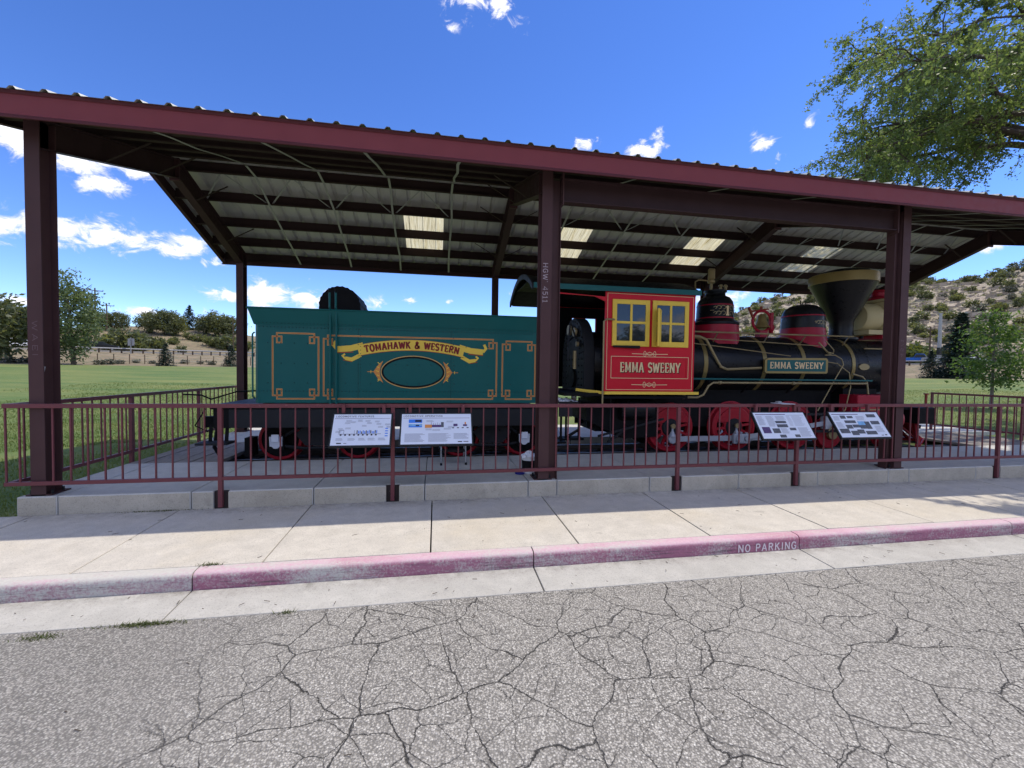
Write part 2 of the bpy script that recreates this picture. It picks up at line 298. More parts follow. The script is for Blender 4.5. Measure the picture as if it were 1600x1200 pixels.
# ------------------------------------------------------------------ mesh builder and object helpers
COL = sc.collection
class MB:
    def __init__(s): s.v = []; s.f = []
    def add(s, vs, fs):
        o = len(s.v); s.v += [tuple(v) for v in vs]; s.f += [tuple(i+o for i in f) for f in fs]; return s
    def box(s, x0, x1, y0, y1, z0, z1):
        return s.add([(x0,y0,z0),(x1,y0,z0),(x1,y1,z0),(x0,y1,z0),(x0,y0,z1),(x1,y0,z1),(x1,y1,z1),(x0,y1,z1)],
                     [(0,3,2,1),(4,5,6,7),(0,1,5,4),(1,2,6,5),(2,3,7,6),(3,0,4,7)])
    def bar(s, a, b, w_, h, upv=(0,0,1)):
        a, b = Vector(a), Vector(b); d = (b-a).normalized(); u = Vector(upv)
        if abs(d.dot(u)) > .99: u = Vector((0,1,0))
        x = d.cross(u).normalized(); y = x.cross(d)
        vs = [p+x*sx*w_/2+y*sy*h/2 for p in (a, b) for sx, sy in ((-1,-1),(1,-1),(1,1),(-1,1))]
        return s.add(vs, [(0,3,2,1),(4,5,6,7),(0,1,5,4),(1,2,6,5),(2,3,7,6),(3,0,4,7)])
    def tube(s, pts, r, n=8, caps=True):
        pts = [Vector(p) for p in pts]; rs = r if isinstance(r, (list, tuple)) else [r]*len(pts)
        o = len(s.v); px = None
        for i, p in enumerate(pts):
            d = ((pts[min(i+1, len(pts)-1)]-pts[max(i-1, 0)])).normalized()
            u = Vector((0,0,1)) if abs(d.z) < .95 else Vector((1,0,0))
            if px is None: x = d.cross(u).normalized()
            else:
                x = px-d*px.dot(d); x = x.normalized() if x.length > 1e-5 else d.cross(u).normalized()
            px = x; y = d.cross(x)
            s.v += [tuple(p+(x*math.cos(t)+y*math.sin(t))*rs[i]) for t in (2*math.pi*k/n for k in range(n))]
        for i in range(len(pts)-1):
            for k in range(n):
                k2 = (k+1) % n; s.f.append((o+i*n+k, o+i*n+k2, o+(i+1)*n+k2, o+(i+1)*n+k))
        if caps:
            s.f.append(tuple(o+k for k in reversed(range(n)))); s.f.append(tuple(o+(len(pts)-1)*n+k for k in range(n)))
        return s
    def lathe(s, prof, c, axis='z', n=32, a0=0, a1=2*math.pi):
        o = len(s.v); full = abs(a1-a0-2*math.pi) < 1e-6; m = n if full else n+1; c = Vector(c)
        for r, h in prof:
            for k in range(m):
                t = a0+(a1-a0)*k/n; x, y = r*math.cos(t), r*math.sin(t)
                s.v.append(tuple(c+Vector({'z': (x,y,h), 'y': (x,h,y), 'x': (h,x,y)}[axis])))
        for i in range(len(prof)-1):
            for k in range(n):
                k2 = (k+1) % m; q = (o+i*m+k, o+i*m+k2, o+(i+1)*m+k2, o+(i+1)*m+k)
                s.f.append(q)
        return s
    def prism(s, poly, a, b, axis='x'):
        n = len(poly); mk = {'x': lambda p, t: (t, p[0], p[1]), 'y': lambda p, t: (p[0], t, p[1]), 'z': lambda p, t: (p[0], p[1], t)}[axis]
        return s.add([mk(p, a) for p in poly]+[mk(p, b) for p in poly], [tuple(range(n)), tuple(range(2*n-1, n-1, -1))]+[(i, n+i, n+(i+1) % n, (i+1) % n) for i in range(n)])
    def mesh(s, name, smooth=False, off=None):
        me = bpy.data.meshes.new(name); vs = s.v if off is None else [(a-off[0], b-off[1], c-off[2]) for a, b, c in s.v]
        me.from_pydata(vs, [], s.f); me.validate()
        if smooth:
            me.polygons.foreach_set('use_smooth', [True]*len(me.polygons))
            if hasattr(me, 'set_sharp_from_angle'): me.set_sharp_from_angle(angle=R(38))
        me.update(); return me
def root(o):
    while o.parent: o = o.parent
    return o
def thing(name, label, cat, loc=(0,0,0), group=None):
    o = bpy.data.objects.new(name, None); COL.objects.link(o); o.location = loc; o.empty_display_size = .1
    o['label'] = label; o['category'] = cat
    if group: o['group'] = group
    return o
def tag(o, label, cat, group=None):
    o['label'] = label; o['category'] = cat
    if group: o['group'] = group
    return o
def fixn(me):
    import bmesh
    b = bmesh.new(); b.from_mesh(me); bmesh.ops.recalc_face_normals(b, faces=b.faces); b.to_mesh(me); b.free()
def part(name, mb, mat, parent=None, smooth=False, kind=None, label=None, bevel=0, norm=True):
    off = tuple(root(parent).location) if parent else None
    me = mb.mesh(name, smooth, off)
    if norm and len(me.polygons) < 20000: fixn(me)
    me.materials.append(MT(mat)); o = bpy.data.objects.new(name, me); COL.objects.link(o)
    if parent: o.parent = parent
    if kind: o['kind'] = kind
    if label: o['label'] = label
    if bevel:
        bm = o.modifiers.new('bevel', 'BEVEL'); bm.width = bevel; bm.segments = 2; bm.limit_method = 'ANGLE'
    return o
def inst(src, parent, loc, rotz=0, scale=None, name=None):
    c = src.copy(); COL.objects.link(c); c.parent = parent; c.location = loc
    if rotz: c.rotation_euler = (0, 0, rotz)
    if scale: c.scale = scale
    return c
def copy_tree(o, parent=None):
    c = o.copy(); COL.objects.link(c); c.parent = parent
    for ch in list(o.children): copy_tree(ch, c)
    return c

# stroke lettering (own shapes): unit height, strokes as polylines
GL = {
 'E': (.62, [[(.16,0),(.16,1)],[(.16,.96),(.58,.96)],[(.16,.5),(.46,.5)],[(.16,.04),(.58,.04)],[(.57,.9),(.57,.76)],[(.57,.1),(.57,.26)],[(.46,.58),(.46,.42)]]),
 'M': (.92, [[(.16,0),(.16,1)],[(.16,1),(.46,.2),(.76,1)],[(.76,1),(.76,0)]]),
 'A': (.78, [[(.10,0),(.39,1)],[(.39,1),(.68,0)],[(.22,.33),(.56,.33)]]),
 'S': (.62, [[(.31+.22*math.cos(R(a)), .735+.225*math.sin(R(a))) for a in range(15, 271, 17)]+[(.31+.23*math.cos(R(a)), .27+.235*math.sin(R(a))) for a in range(80, -166, -17)]]),
 'W': (1.0, [[(.08,1),(.28,0)],[(.28,0),(.5,.9)],[(.5,.9),(.72,0)],[(.72,0),(.92,1)]]),
 'N': (.80, [[(.14,0),(.14,1)],[(.14,1),(.66,0)],[(.66,0),(.66,1)]]),
 'Y': (.76, [[(.08,1),(.38,.45)],[(.68,1),(.38,.45)],[(.38,.45),(.38,0)]]),
 'T': (.70, [[(.35,0),(.35,1)],[(.06,.96),(.64,.96)],[(.06,.98),(.06,.76)],[(.64,.98),(.64,.76)]]),
 'O': (.74, [[(.37+.28*math.cos(t),.5+.47*math.sin(t)) for t in [2*math.pi*k/16 for k in range(17)]]]),
 'H': (.80, [[(.14,0),(.14,1)],[(.66,0),(.66,1)],[(.14,.5),(.66,.5)]]),
 'K': (.78, [[(.14,0),(.14,1)],[(.62,1),(.16,.45)],[(.30,.6),(.66,0)]]),
 'R': (.74, [[(.14,0),(.14,1)],[(.14,.96),(.44,.96),(.58,.84),(.58,.66),(.44,.52),(.14,.52)],[(.38,.52),(.64,0)]]),
 'P': (.68, [[(.14,0),(.14,1)],[(.14,.96),(.44,.96),(.58,.82),(.58,.62),(.44,.48),(.14,.48)]]),
 'L': (.62, [[(.16,0),(.16,1)],[(.16,.04),(.58,.04)]]), 'I': (.32, [[(.16,0),(.16,1)]]), 'F': (.60, [[(.16,0),(.16,1)],[(.16,.96),(.58,.96)],[(.16,.5),(.46,.5)]]),
 'U': (.76, [[(.14,1),(.14,.3),(.22,.08),(.38,.02),(.54,.08),(.62,.3),(.62,1)]]), 'V': (.76, [[(.08,1),(.38,0)],[(.38,0),(.68,1)]]),
 'C': (.70, [[(.60,.74),(.54,.90),(.36,.97),(.16,.84),(.09,.5),(.16,.16),(.36,.03),(.54,.10),(.60,.26)]]),
 'G': (.74, [[(.62,.74),(.54,.90),(.36,.97),(.16,.84),(.09,.5),(.16,.16),(.36,.03),(.56,.10),(.62,.26),(.62,.46),(.40,.46)]]),
 '&': (.90, [[(.80,.05),(.62,.22),(.30,.66),(.26,.84),(.38,.96),(.52,.86),(.48,.70),(.20,.46),(.12,.24),(.24,.05),(.46,.05),(.64,.26),(.74,.46)]]),
 '1': (.5, [[(.26,0),(.26,1)],[(.26,.96),(.08,.80)],[(.06,.03),(.46,.03)]]), '4': (.66, [[(.48,0),(.48,1),(.06,.32),(.62,.32)]]),
 '5': (.62, [[(.54,.96),(.16,.96),(.14,.56),(.36,.62),(.54,.48),(.54,.2),(.36,.03),(.10,.10)]]), '8': (.62, [[(.31,.52),(.14,.66),(.18,.9),(.31,.97),(.46,.9),(.48,.66),(.31,.52),(.10,.34),(.14,.1),(.31,.03),(.48,.1),(.52,.34),(.31,.52)]]),
 '/': (.5, [[(.05,0),(.45,1)]]), ' ': (.42, []), "'": (.2, [[(.1,1),(.1,.8)]]) }
SERIF = set('EMAWNYTHKRPLIFUV1')
def ribbon(pts, wd):
    n = len(pts); L, Rr = [], []
    for i, p in enumerate(pts):
        p = Vector(p); a = Vector(pts[max(i-1, 0)]); b = Vector(pts[min(i+1, n-1)])
        d1 = (p-a) if i else (b-p); d2 = (b-p) if i < n-1 else (p-a)
        d1.normalize(); d2.normalize(); t = d1+d2
        t = t.normalized() if t.length > 1e-6 else d1
        nn = Vector((-t.y, t.x)); k = max(.75, nn.dot(Vector((-d1.y, d1.x)))); nn *= wd/2/k
        L.append(p+nn); Rr.append(p-nn)
    return L, Rr
def lettering(mb, text, fn, h, wd=.15, thin=.09, serif=True, gap=.06, x0=0, total=None, shift=(0, 0), depth=0):
    """fn(u, v, d): point on the surface at u along, v up, d proud of it; returns length"""
    W = sum(GL[c][0]+gap for c in text)-gap; sx = h if total is None else total/W
    x = x0; stag = 0
    for c in text:
        gw, st = GL[c]
        for pl in st:
            dx = abs(pl[0][0]-pl[-1][0]); straight = len(pl) == 2
            ww = (thin if straight and dx > .3*max(.01, abs(pl[0][1]-pl[-1][1])) and not (c in 'MNWAVKXY') else wd)
            if straight and abs(pl[0][1]-pl[-1][1]) < .3: ww = thin
            pcs = [(pl, ww)]
            if serif and c in SERIF and straight and abs(pl[0][1]-pl[1][1]) > .4:
                for q in pl:
                    if q[1] < .02 or q[1] > .98: pcs.append(([(q[0]-.14, abs(q[1]-.03)), (q[0]+.14, abs(q[1]-.03))], .06))
            for pp, w2 in pcs:
                L, Rr = ribbon([Vector((p[0]*sx, p[1]*h)) for p in pp], w2*h); stag += 1; d = depth+(stag % 23)*.00006
                n = len(L); vs = [fn(x+p.x+shift[0], p.y+shift[1], d) for p in L]+[fn(x+p.x+shift[0], p.y+shift[1], d) for p in Rr]
                mb.add(vs, [(i, n+i, n+i+1, i+1) for i in range(n-1)])
        x += (gw+gap)*sx
    return x-x0
def strip(mb, pts, wd, fn, d):
    L, Rr = ribbon(pts, wd); n = len(L)
    mb.add([fn(p.x, p.y, d) for p in L]+[fn(p.x, p.y, d) for p in Rr], [(i, n+i, n+i+1, i+1) for i in range(n-1)])
def polyfill(mb, pts, fn, d): mb.add([fn(p[0], p[1], d) for p in pts], [tuple(range(len(pts)))])

# ------------------------------------------------------------------ ground, hills, road, kerb, pavement
def lerp_tab(t, x):
    if x <= t[0][0]: return t[0][1]
    for (a, b), (c, d) in zip(t, t[1:]):
        if x <= c: return b+(d-b)*(x-a)/(c-a)
    return t[-1][1]
def sst(a, b, x):
    t = max(0, min(1, (x-a)/(b-a))); return t*t*(3-2*t)
EL = [(-180,2),(-90,2.6),(-50,3.3),(-40,3.4),(-36,3.5),(-30,3.9),(-26,4.1),(-21,3.5),(-10,3.6),(10,4.0),(25,4.4),(33,5.6),(36.5,6.3),(38.5,7.3),(41,8.3),(47,8.7),(52.5,8.7),(55,8.6),(57.5,8.55),(60,9.2),(66,10.2),(80,9),(100,5),(180,2)]
TOP = [(-180,160),(-40,150),(-20,160),(25,190),(40,235),(70,250),(180,220)]
from mathutils import noise as mnoise
def gh(x, y):
    dx, dy = x-CAM.x, y-CAM.y; r = math.hypot(dx, dy); a = math.degrees(math.atan2(dx, dy))
    if y < -.08: near = -.62
    else: near = -.245
    z = near if r < 13 else -.245+(2.0 if a < 20 else 1.75)*sst(8, 95, r)**.8
    if r > 75:
        z += 1.9*sst(75, 95, r)
        t = lerp_tab(TOP, a); tz = CAM.z+math.tan(R(lerp_tab(EL, a)))*t
        k = sst(104, t, r)*.65+.35*max(0, min(1, (r-104)/(t-104)))
        z = z*(1-k)+tz*k if r > 104 else z
        if r > t: z = tz+ (r-t)*.02
        if r > 106:
            am = min(1, (r-106)/25)
            nn = mnoise.noise(Vector((x*.05, y*.05, 3)))*1.6+mnoise.noise(Vector((x*.17, y*.17, 9)))*.8
            st = abs(mnoise.noise(Vector((x*.06, y*.06, z*.12))))*1.2 if a > 28 else 0
            z += am*(nn+st)*(1.0 if a > 28 else .45)
    if y < -.08 and r > 13:
        z = -.62+(z+.62)*sst(20, 90, -y)*.6
    return z
def lines(a, spec):
    out = [a]
    for step, end in spec:
        while out[-1] < end-1e-6: out.append(min(end, out[-1]+step))
    return out
gx = lines(-700, [(60,-200),(6,-110),(3,-20),(2,44),(2.6,300),(20,460),(60,900)])
gy = lines(-500, [(50,-100),(10,-20),(4,-.4),(.3,-.1),(.1,0),(.8,8),(2,60),(2.6,260),(20,400),(60,900)])
mb = MB(); nx = len(gx); zone = []
for y in gy:
    for x in gx:
        mb.v.append((x, y, gh(x, y))); dx, dy = x-CAM.x, y-CAM.y; r = math.hypot(dx, dy); a = math.degrees(math.atan2(dx, dy))
        dz = sst(70, 76, r+2.5*mnoise.noise(Vector((x*.1, y*.1, 0)))); rk = sst(112, 135, r)*sst(30, 37, a)
        zone.append((dz, rk, 0, 1))
for j in range(len(gy)-1):
    for i in range(nx-1): mb.f.append((j*nx+i, j*nx+i+1, (j+1)*nx+i+1, (j+1)*nx+i))
g_o = part('ground', mb, 'ground_cover', smooth=True, kind='structure', norm=False)
ca = g_o.data.color_attributes.new('zone', 'FLOAT_COLOR', 'POINT'); ca.data.foreach_set('color', [c for z in zone for c in z])

# asphalt road: one sheet, gently crowned, fine grid
mb = MB(); xs = lines(-60, [(5,-8),(1,24),(6,90)]); ys = lines(-40, [(4,-12),(.5,-2.215)])
for y in ys:
    for x in xs: mb.v.append((x, y, -.426-.018*sst(-2.215, -9, -(-y)) + .004*mnoise.noise(Vector((x*.8, y*.8, 0)))))
for j in range(len(ys)-1):
    for i in range(len(xs)-1): mb.f.append((j*len(xs)+i, j*len(xs)+i+1, (j+1)*len(xs)+i+1, (j+1)*len(xs)+i))
part('road', mb, 'asphalt', smooth=True, kind='structure', norm=False)

JK = .006
# gutter pan in poured lengths
gut = part('gutter', MB().box(-40, 60, -2.20, -1.80, -.60, -.45), 'joint_dark', kind='structure')
k0 = [2.51+3.05*i for i in range(-6, 12)]
for a, b in zip(k0, k0[1:]):
    p = [(-2.212,-.60),(-2.212,-.4215),(-1.78,-.402),(-1.78,-.60)]
    part('gutter_panel', MB().prism(p, a+JK, b-JK, 'x'), 'concrete_gutter', gut, bevel=.006)
# kerb
kerb = part('kerb', MB().box(-40, 60, -1.74, -1.655, -.60, -.30), 'joint_dark', kind='structure')
for i, (a, b) in enumerate(zip(k0, k0[1:])):
    prof = [(-1.651,-.60),(-1.651,-.248),(-1.70,-.249),(-1.738,-.252),(-1.760,-.260),(-1.773,-.276),(-1.778,-.300),(-1.779,-.40),(-1.779,-.60)]
    xs_ = [a+JK+(b-a-2*JK)*t/20 for t in range(21)]; mb = MB()
    for x in xs_:
        for (yy, zz) in prof:
            nn = mnoise.noise(Vector((x*3.1, yy*9, zz*9)))*.005+mnoise.noise(Vector((x*11, yy*20, zz*20)))*.002 if zz > -.5 else 0
            mb.v.append((x, yy-nn, zz+nn*.4))
    m = len(prof)
    for t in range(20):
        for k in range(m): mb.f.append((t*m+k, t*m+(k+1) % m, (t+1)*m+(k+1) % m, (t+1)*m+k))
    mb.f += [tuple(range(m)), tuple(20*m+k for k in reversed(range(m)))]
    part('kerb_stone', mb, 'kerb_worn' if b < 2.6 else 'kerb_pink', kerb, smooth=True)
mb = MB()
def kface(u, v, d): # sloping kerb face
    return (7.83+u, -1.7875-d, -.392+v)
lettering(mb, 'NO PARKING', kface, .082, .17, .15, serif=False, total=.735, gap=.10)
part('stencil_lettering', mb, 'stencil_white', kerb, label='worn white NO PARKING stencil on the kerb face', norm=False)
# pavement
side = part('pavement', MB().box(-40, 60, -1.64, -.04, -.60, -.30), 'joint_dark', kind='structure')
w0 = [1.5+1.524*i for i in range(-12, 26)]
for a, b in zip(w0, w0[1:]):
    dz = random.uniform(-.003, .003)
    part('pavement_panel', MB().prism([(-1.644,-.5),(-1.644,-.246+dz),(-.036,-.216+dz),(-.036,-.5)], a+.007, b-.007, 'x'), 'concrete_walk', side, bevel=.006)

# platform slab with post pockets
slab = part('platform', MB().box(-.19, 20.4, .03, 1.74, -.30, -.05).box(-.19, 20.4, 3.80, 6.05, -.30, -.05), 'joint_dark', kind='structure')
PX = [1.956, 4.03, 8.16, 10.21, 14.26, 16.32]
cuts = [-.20,.21,1.62,3.04,4.45,5.88,6.30,7.72,9.20,10.62,11.98,12.40,13.80,15.25,16.7,18.08,18.5,20.45]
for a, b in zip(cuts, cuts[1:]):
    a2, b2 = a+.005, b-.005; pl = [(a2,-.03)]
    for x in PX:
        if a < x < b: pl += [(x-.085,-.03),(x-.085,.05),(x+.085,.05),(x+.085,-.03)]
    pl += [(b2,-.03),(b2,1.78),(a2,1.78)]
    part('platform_panel', MB().prism(pl, -.29, random.uniform(-.002,.002), 'z'), 'concrete_slab', slab, bevel=.012)
    xs_ = [a2+.012]+[q for x in PX if a < x < b for q in (x-.085, x+.085)]+[b2-.012]
    for k in range(0, len(xs_), 2): part('riser_facing', MB().box(xs_[k], xs_[k+1], -.0335, -.0305, -.28, -.014), 'concrete_riser', slab)
    part('platform_panel', MB().prism([(a2,3.78),(b2,3.78),(b2,6.1),(a2,6.1)], -.29, random.uniform(-.002,.002), 'z'), 'concrete_slab', slab, bevel=.012)
for x in PX: part('pocket_fill', MB().box(x-.084, x+.084, -.004, .049, -.28, -.012), 'pocket_dark', slab)  # dark brown fill adds painted shade to the recessed post pockets
# track bed, ties, rails
bed = part('track_bed', MB().box(-.19, 20.4, 1.79, 3.77, -.30, -.215), 'ballast', kind='structure')
tie = None
for i in range(33):
    x = .05+i*.55
    if tie is None: tie = part('tie', MB().box(-.10, .10, 1.83, 3.70, -.24, -.185), 'tie_wood', bed, bevel=.01); tie.location = (x, 0, 0)
    else: inst(tie, bed, (x, random.uniform(-.03,.03), 0))
RT = -.075
rp = [(-.055,0),(.055,0),(.055,.012),(.01,.024),(.01,.075),(.03,.085),(.03,.108),(-.03,.108),(-.03,.085),(-.01,.075),(-.01,.024),(-.055,.012)]
for y in (2.29, 3.21): part('rail', MB().prism([(y+p[0], RT-.108+p[1]) for p in rp], -.15, 18.9, 'x'), 'rail_steel', bed)
# plank decks at both ends of the track
def deck(name, label, x0, x1, n):
    t = thing(name, label, 'boardwalk', ((x0+x1)/2, 2.75, -.05))
    wd = (x1-x0)/n
    for i in range(n):
        a = x0+i*wd; lift = random.uniform(-.006, .006)
        part('plank', MB().box(a+.006, a+wd-.006, 1.785+random.uniform(0,.03), 3.77-random.uniform(0,.03), -.065, -.006+lift), 'plank_wood', t, bevel=.006)
deck('plank_deck', 'weathered grey plank deck at the tender end of the track', -.22, 1.10, 6)
deck('plank_deck', 'weathered plank deck in front of the red cowcatcher', 16.75, 19.0, 9)

# grass blades near the camera side
def grass(name, rects, n, h0, h1, lab):
    mb = MB(); rd = random.Random(3); tot = sum((b-a)*(d-c)*k for a, b, c, d, k in rects)
    for a, b, c, d, k in rects:
        for _ in range(int(n*(b-a)*(d-c)*k/tot)):
            x, y = rd.uniform(a, b), rd.uniform(c, d); z = gh(x, y)-.01 if y > 0 else -.25
            if -.23 < x < 20.5 and -.1 < y < 6.12: continue
            h = rd.uniform(h0, h1); t = rd.uniform(0, 6.28); wd = rd.uniform(.004, .009)*(1+max(0, (y-4))*.10); l = rd.uniform(0, .6)*h; t2 = rd.uniform(0, 6.28)
            mb.add([(x-wd*math.cos(t), y-wd*math.sin(t), z), (x+wd*math.cos(t), y+wd*math.sin(t), z), (x+l*math.cos(t2), y+l*math.sin(t2), z+h)], [(0,1,2)])
    o = part(name, mb, 'grass_blade', kind='stuff', norm=False); tag(o, lab, 'grass'); return o
grass('lawn_grass', [(-7,-.2,-.05,6,1.0),(-7,-.2,6,9,.7),(-12,2,9,13,.4),(-12,2,13,18,.2),(-16,6,18,26,.07),(-14,-7,0,9,.35),(18,40,6.2,12,.25),(18,44,12,20,.11),(20.5,34,-.0,6.2,.35)], 190000, .025, .060, 'short mown green lawn grass around the platform')
rd = random.Random(11)
def weeds(pts, lab, name='weed_tuft'):
    for (cx, cy, cz, sx, sy, n, h), lb in zip(pts, lab):
        mb = MB()
        for _ in range(n):
            x, y = cx+rd.gauss(0, sx), cy+rd.gauss(0, sy); t = rd.uniform(0, 6.28); hh = rd.uniform(.3, 1)*h; wd = rd.uniform(.002, .005); l = rd.uniform(.2, 1.6)*hh; t2 = rd.uniform(0, 6.28)
            mb.add([(x-wd*math.cos(t), y-wd*math.sin(t), cz), (x+wd*math.cos(t), y+wd*math.sin(t), cz), (x+l*math.cos(t2), y+l*math.sin(t2), cz+hh)], [(0,1,2)])
        tag(part(name, mb, 'weed', norm=False), lb, 'weed')
weeds([(2.42,-2.24,-.424,.13,.016,420,.03),(1.78,-2.30,-.426,.07,.02,200,.022),(3.42,-2.23,-.424,.03,.012,60,.03),(2.58,-1.64,-.247,.05,.01,90,.03),(1.3,-.055,-.218,.22,.014,240,.02)],
      ['dark green weed patch at the gutter joint on the road edge','pale flat weed tuft on the asphalt near the gutter end','tiny weed at the gutter edge right of the two larger tufts','small weed in the kerb joint on the pavement','thin moss line along the foot of the platform near its left end'])

mb = MB()
for _ in range(170):
    q = rd.random(); x = rd.uniform(-1, 16); y = rd.uniform(-1.6, -.1) if q < .35 else (rd.uniform(-2.2,-1.8) if q < .7 else rd.uniform(-5,-2.3)); z = -.238 if y > -1.65 else (-.405 if y > -2.21 else -.424)
    z = -.216+(y+.036)*.0187+.004 if y > -1.65 else z+.003; t = rd.uniform(0, 6.28); L = rd.uniform(.01, .055)
    mb.bar((x, y, z), (x+L*math.cos(t), y+L*math.sin(t), z+.002), rd.uniform(.002, .005), .003)
tag(part('twig_litter', mb, 'bark', kind='stuff', norm=False), 'tiny dry twigs scattered on the pavement, gutter and road', 'twigs')
# ------------------------------------------------------------------ shelter
SH = thing('open_shelter', 'long open steel shelter with maroon eave and metal roof over the train', 'shelter', (0, 0, 0))
ZR, EF, EB = 5.43, -.35, 5.85                      # ridge height, eave lines
YF, ZF, YB, ZB = EF, 4.47, EB, 4.345
def zp(y): return ZF+(ZR-ZF)*(y-YF)/(2.75-YF) if y <= 2.75 else ZR+(ZB-ZR)*(y-2.75)/(YB-2.75)
FX = [0, 6.1, 12.2, 18.3]
def hcol(mb, x, y0, y1, ztop, wd=.15, t=.014):
    mb.box(x-wd/2, x+wd/2, y0, y0+t, .0, ztop); mb.box(x-wd/2, x+wd/2, y1-t, y1, .0, ztop); mb.box(x-.006, x+.006, y0+t, y1-t, .0, ztop)
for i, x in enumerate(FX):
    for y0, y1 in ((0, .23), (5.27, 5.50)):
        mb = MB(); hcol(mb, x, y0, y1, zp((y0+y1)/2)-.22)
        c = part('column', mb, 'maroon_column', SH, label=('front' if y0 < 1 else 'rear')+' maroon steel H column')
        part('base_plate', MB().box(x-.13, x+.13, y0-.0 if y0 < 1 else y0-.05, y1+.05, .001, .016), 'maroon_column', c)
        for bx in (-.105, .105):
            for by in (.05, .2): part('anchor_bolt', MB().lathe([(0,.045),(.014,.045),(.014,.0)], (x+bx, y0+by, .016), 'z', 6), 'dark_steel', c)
# scratched marks and sticker
mb = MB(); lettering(mb, "HGW' 4511", lambda u, v, d: (6.05+v, -.0012-d, 3.07-u), .072, .13, .1, serif=False, total=.56, gap=.1)
part('scratched_lettering', mb, 'chalk', SH, norm=False)
mb = MB(); lettering(mb, 'WAEI', lambda u, v, d: (-.03+v, -.0012-d, 2.06-u), .055, .10, .08, serif=False, total=.42, gap=.2)
part('scratched_lettering', mb, 'scratch', SH, norm=False)
mb = MB(); lettering(mb, 'HGW/458', lambda u, v, d: (12.02-.0012-d-.0, .03+.10-v, 1.80+u), .085, .13, .1, serif=False, total=.46, gap=.1)
part('scratched_lettering', mb, 'chalk', SH, norm=False)
mb = MB(); lettering(mb, '45/1', lambda u, v, d: (12.16+v, -.0012-d, 1.86+u), .06, .10, .08, serif=False, total=.3, gap=.2)
part('scratched_lettering', mb, 'scratch', SH, norm=False)
part('torn_sticker', MB().prism([(.075,1.40),(.11,1.40),(.15,1.53),(.075,1.54)], .0095, .0105, 'x') if False else MB().add([(.0075,.055,1.42),(.0075,.09,1.40),(.0075,.115,1.52),(.0075,.05,1.53)], [(0,1,2,3)]), 'sticker', SH, norm=False)
# portal frame in the middle bay
P = part('portal_beam', MB().box(6.30, 12.02, .04, .055, 3.94, 4.24).box(6.30, 12.02, -.02, .115, 3.925, 3.94).box(6.30, 12.02, -.02, .115, 4.24, 4.255), 'maroon_beam', SH)
for x, sg in ((6.18, 1), (12.12, -1)):
    a = MB().box(min(x, x+sg*.008), max(x, x+sg*.008), .02, .16, 0, 4.25); xx = x+sg*.12; a.box(min(xx, xx+sg*.008), max(xx, xx+sg*.008), .02, .16, 0, 4.25); a.box(min(x+sg*.008, xx), max(x+sg*.008, xx), .08, .09, 0, 4.25)
    part('portal_column', a, 'maroon_column', SH)
    part('end_plate', MB().box(xx+sg*.012 if sg > 0 else xx+sg*.03, xx+sg*.03 if sg > 0 else xx+sg*.012, -.035, .13, 3.88, 4.33), 'maroon_column', P)
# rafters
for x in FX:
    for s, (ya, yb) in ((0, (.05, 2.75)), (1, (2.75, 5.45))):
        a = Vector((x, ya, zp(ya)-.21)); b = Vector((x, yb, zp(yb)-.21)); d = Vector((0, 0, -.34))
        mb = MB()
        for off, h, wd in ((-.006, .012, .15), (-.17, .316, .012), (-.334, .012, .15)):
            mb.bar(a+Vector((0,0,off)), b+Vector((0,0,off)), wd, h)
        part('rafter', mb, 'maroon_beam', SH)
    part('ridge_plate', MB().box(x-.08, x+.08, 2.735, 2.765, ZR-.60, ZR-.20), 'maroon_column', SH)
# purlins (Z sections), lying on the rafters
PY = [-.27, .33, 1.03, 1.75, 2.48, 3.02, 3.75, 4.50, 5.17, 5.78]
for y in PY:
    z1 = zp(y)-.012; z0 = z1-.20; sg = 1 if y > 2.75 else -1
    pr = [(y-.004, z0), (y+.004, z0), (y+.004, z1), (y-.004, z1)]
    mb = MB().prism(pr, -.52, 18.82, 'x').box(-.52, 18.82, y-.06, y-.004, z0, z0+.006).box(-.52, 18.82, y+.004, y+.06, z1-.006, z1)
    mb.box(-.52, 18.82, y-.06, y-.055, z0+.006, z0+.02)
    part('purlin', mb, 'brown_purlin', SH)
# bridging straps and braces
SX = [1.22, 2.44, 3.66, 4.88, 7.42, 8.92, 10.42, 13.7, 14.9, 16.1, 17.2]
for x in SX:
    pts = [(x+random.uniform(-.02,.02), y, zp(y)-.225-random.uniform(.0,.02)) for y in (-.25, .33, 1.03, 1.75, 2.46)]
    mb = MB()
    for p, q in zip(pts, pts[1:]): mb.bar(p, q, .04, .006)
    pts = [(x+random.uniform(-.02,.02), y, zp(y)-.225-random.uniform(.0,.02)) for y in (2.60, 3.0, 3.75, 4.5, 5.17, 5.76)]
    for p, q in zip(pts, pts[1:]): mb.bar(p, q, .04, .006)
    part('bridging_strap', mb, 'strap_grey', SH)
for a, b in zip([0]+SX, SX+[18.3]):
    if b-a > 1.9: continue
    m = (a+b)/2; z0 = zp(3.02)-.16; z1 = zp(3.75)-.19
    mb = MB().bar((m, 3.05, z0), (a+.05, 3.72, z1), .03, .005).bar((m, 3.05, z0), (b-.05, 3.72, z1), .03, .005)
    part('brace', mb, 'strap_grey', SH)
for x in FX:
    for y in (1.03, 2.2, 3.3, 4.5):
        for sg in (-1, 1):
            if -.4 < x+sg*.6 < 18.7: part('flange_brace', MB().bar((x+sg*.06, y, zp(y)-.54), (x+sg*.62, y, zp(y)-.225), .04, .006), 'brown_purlin', SH)
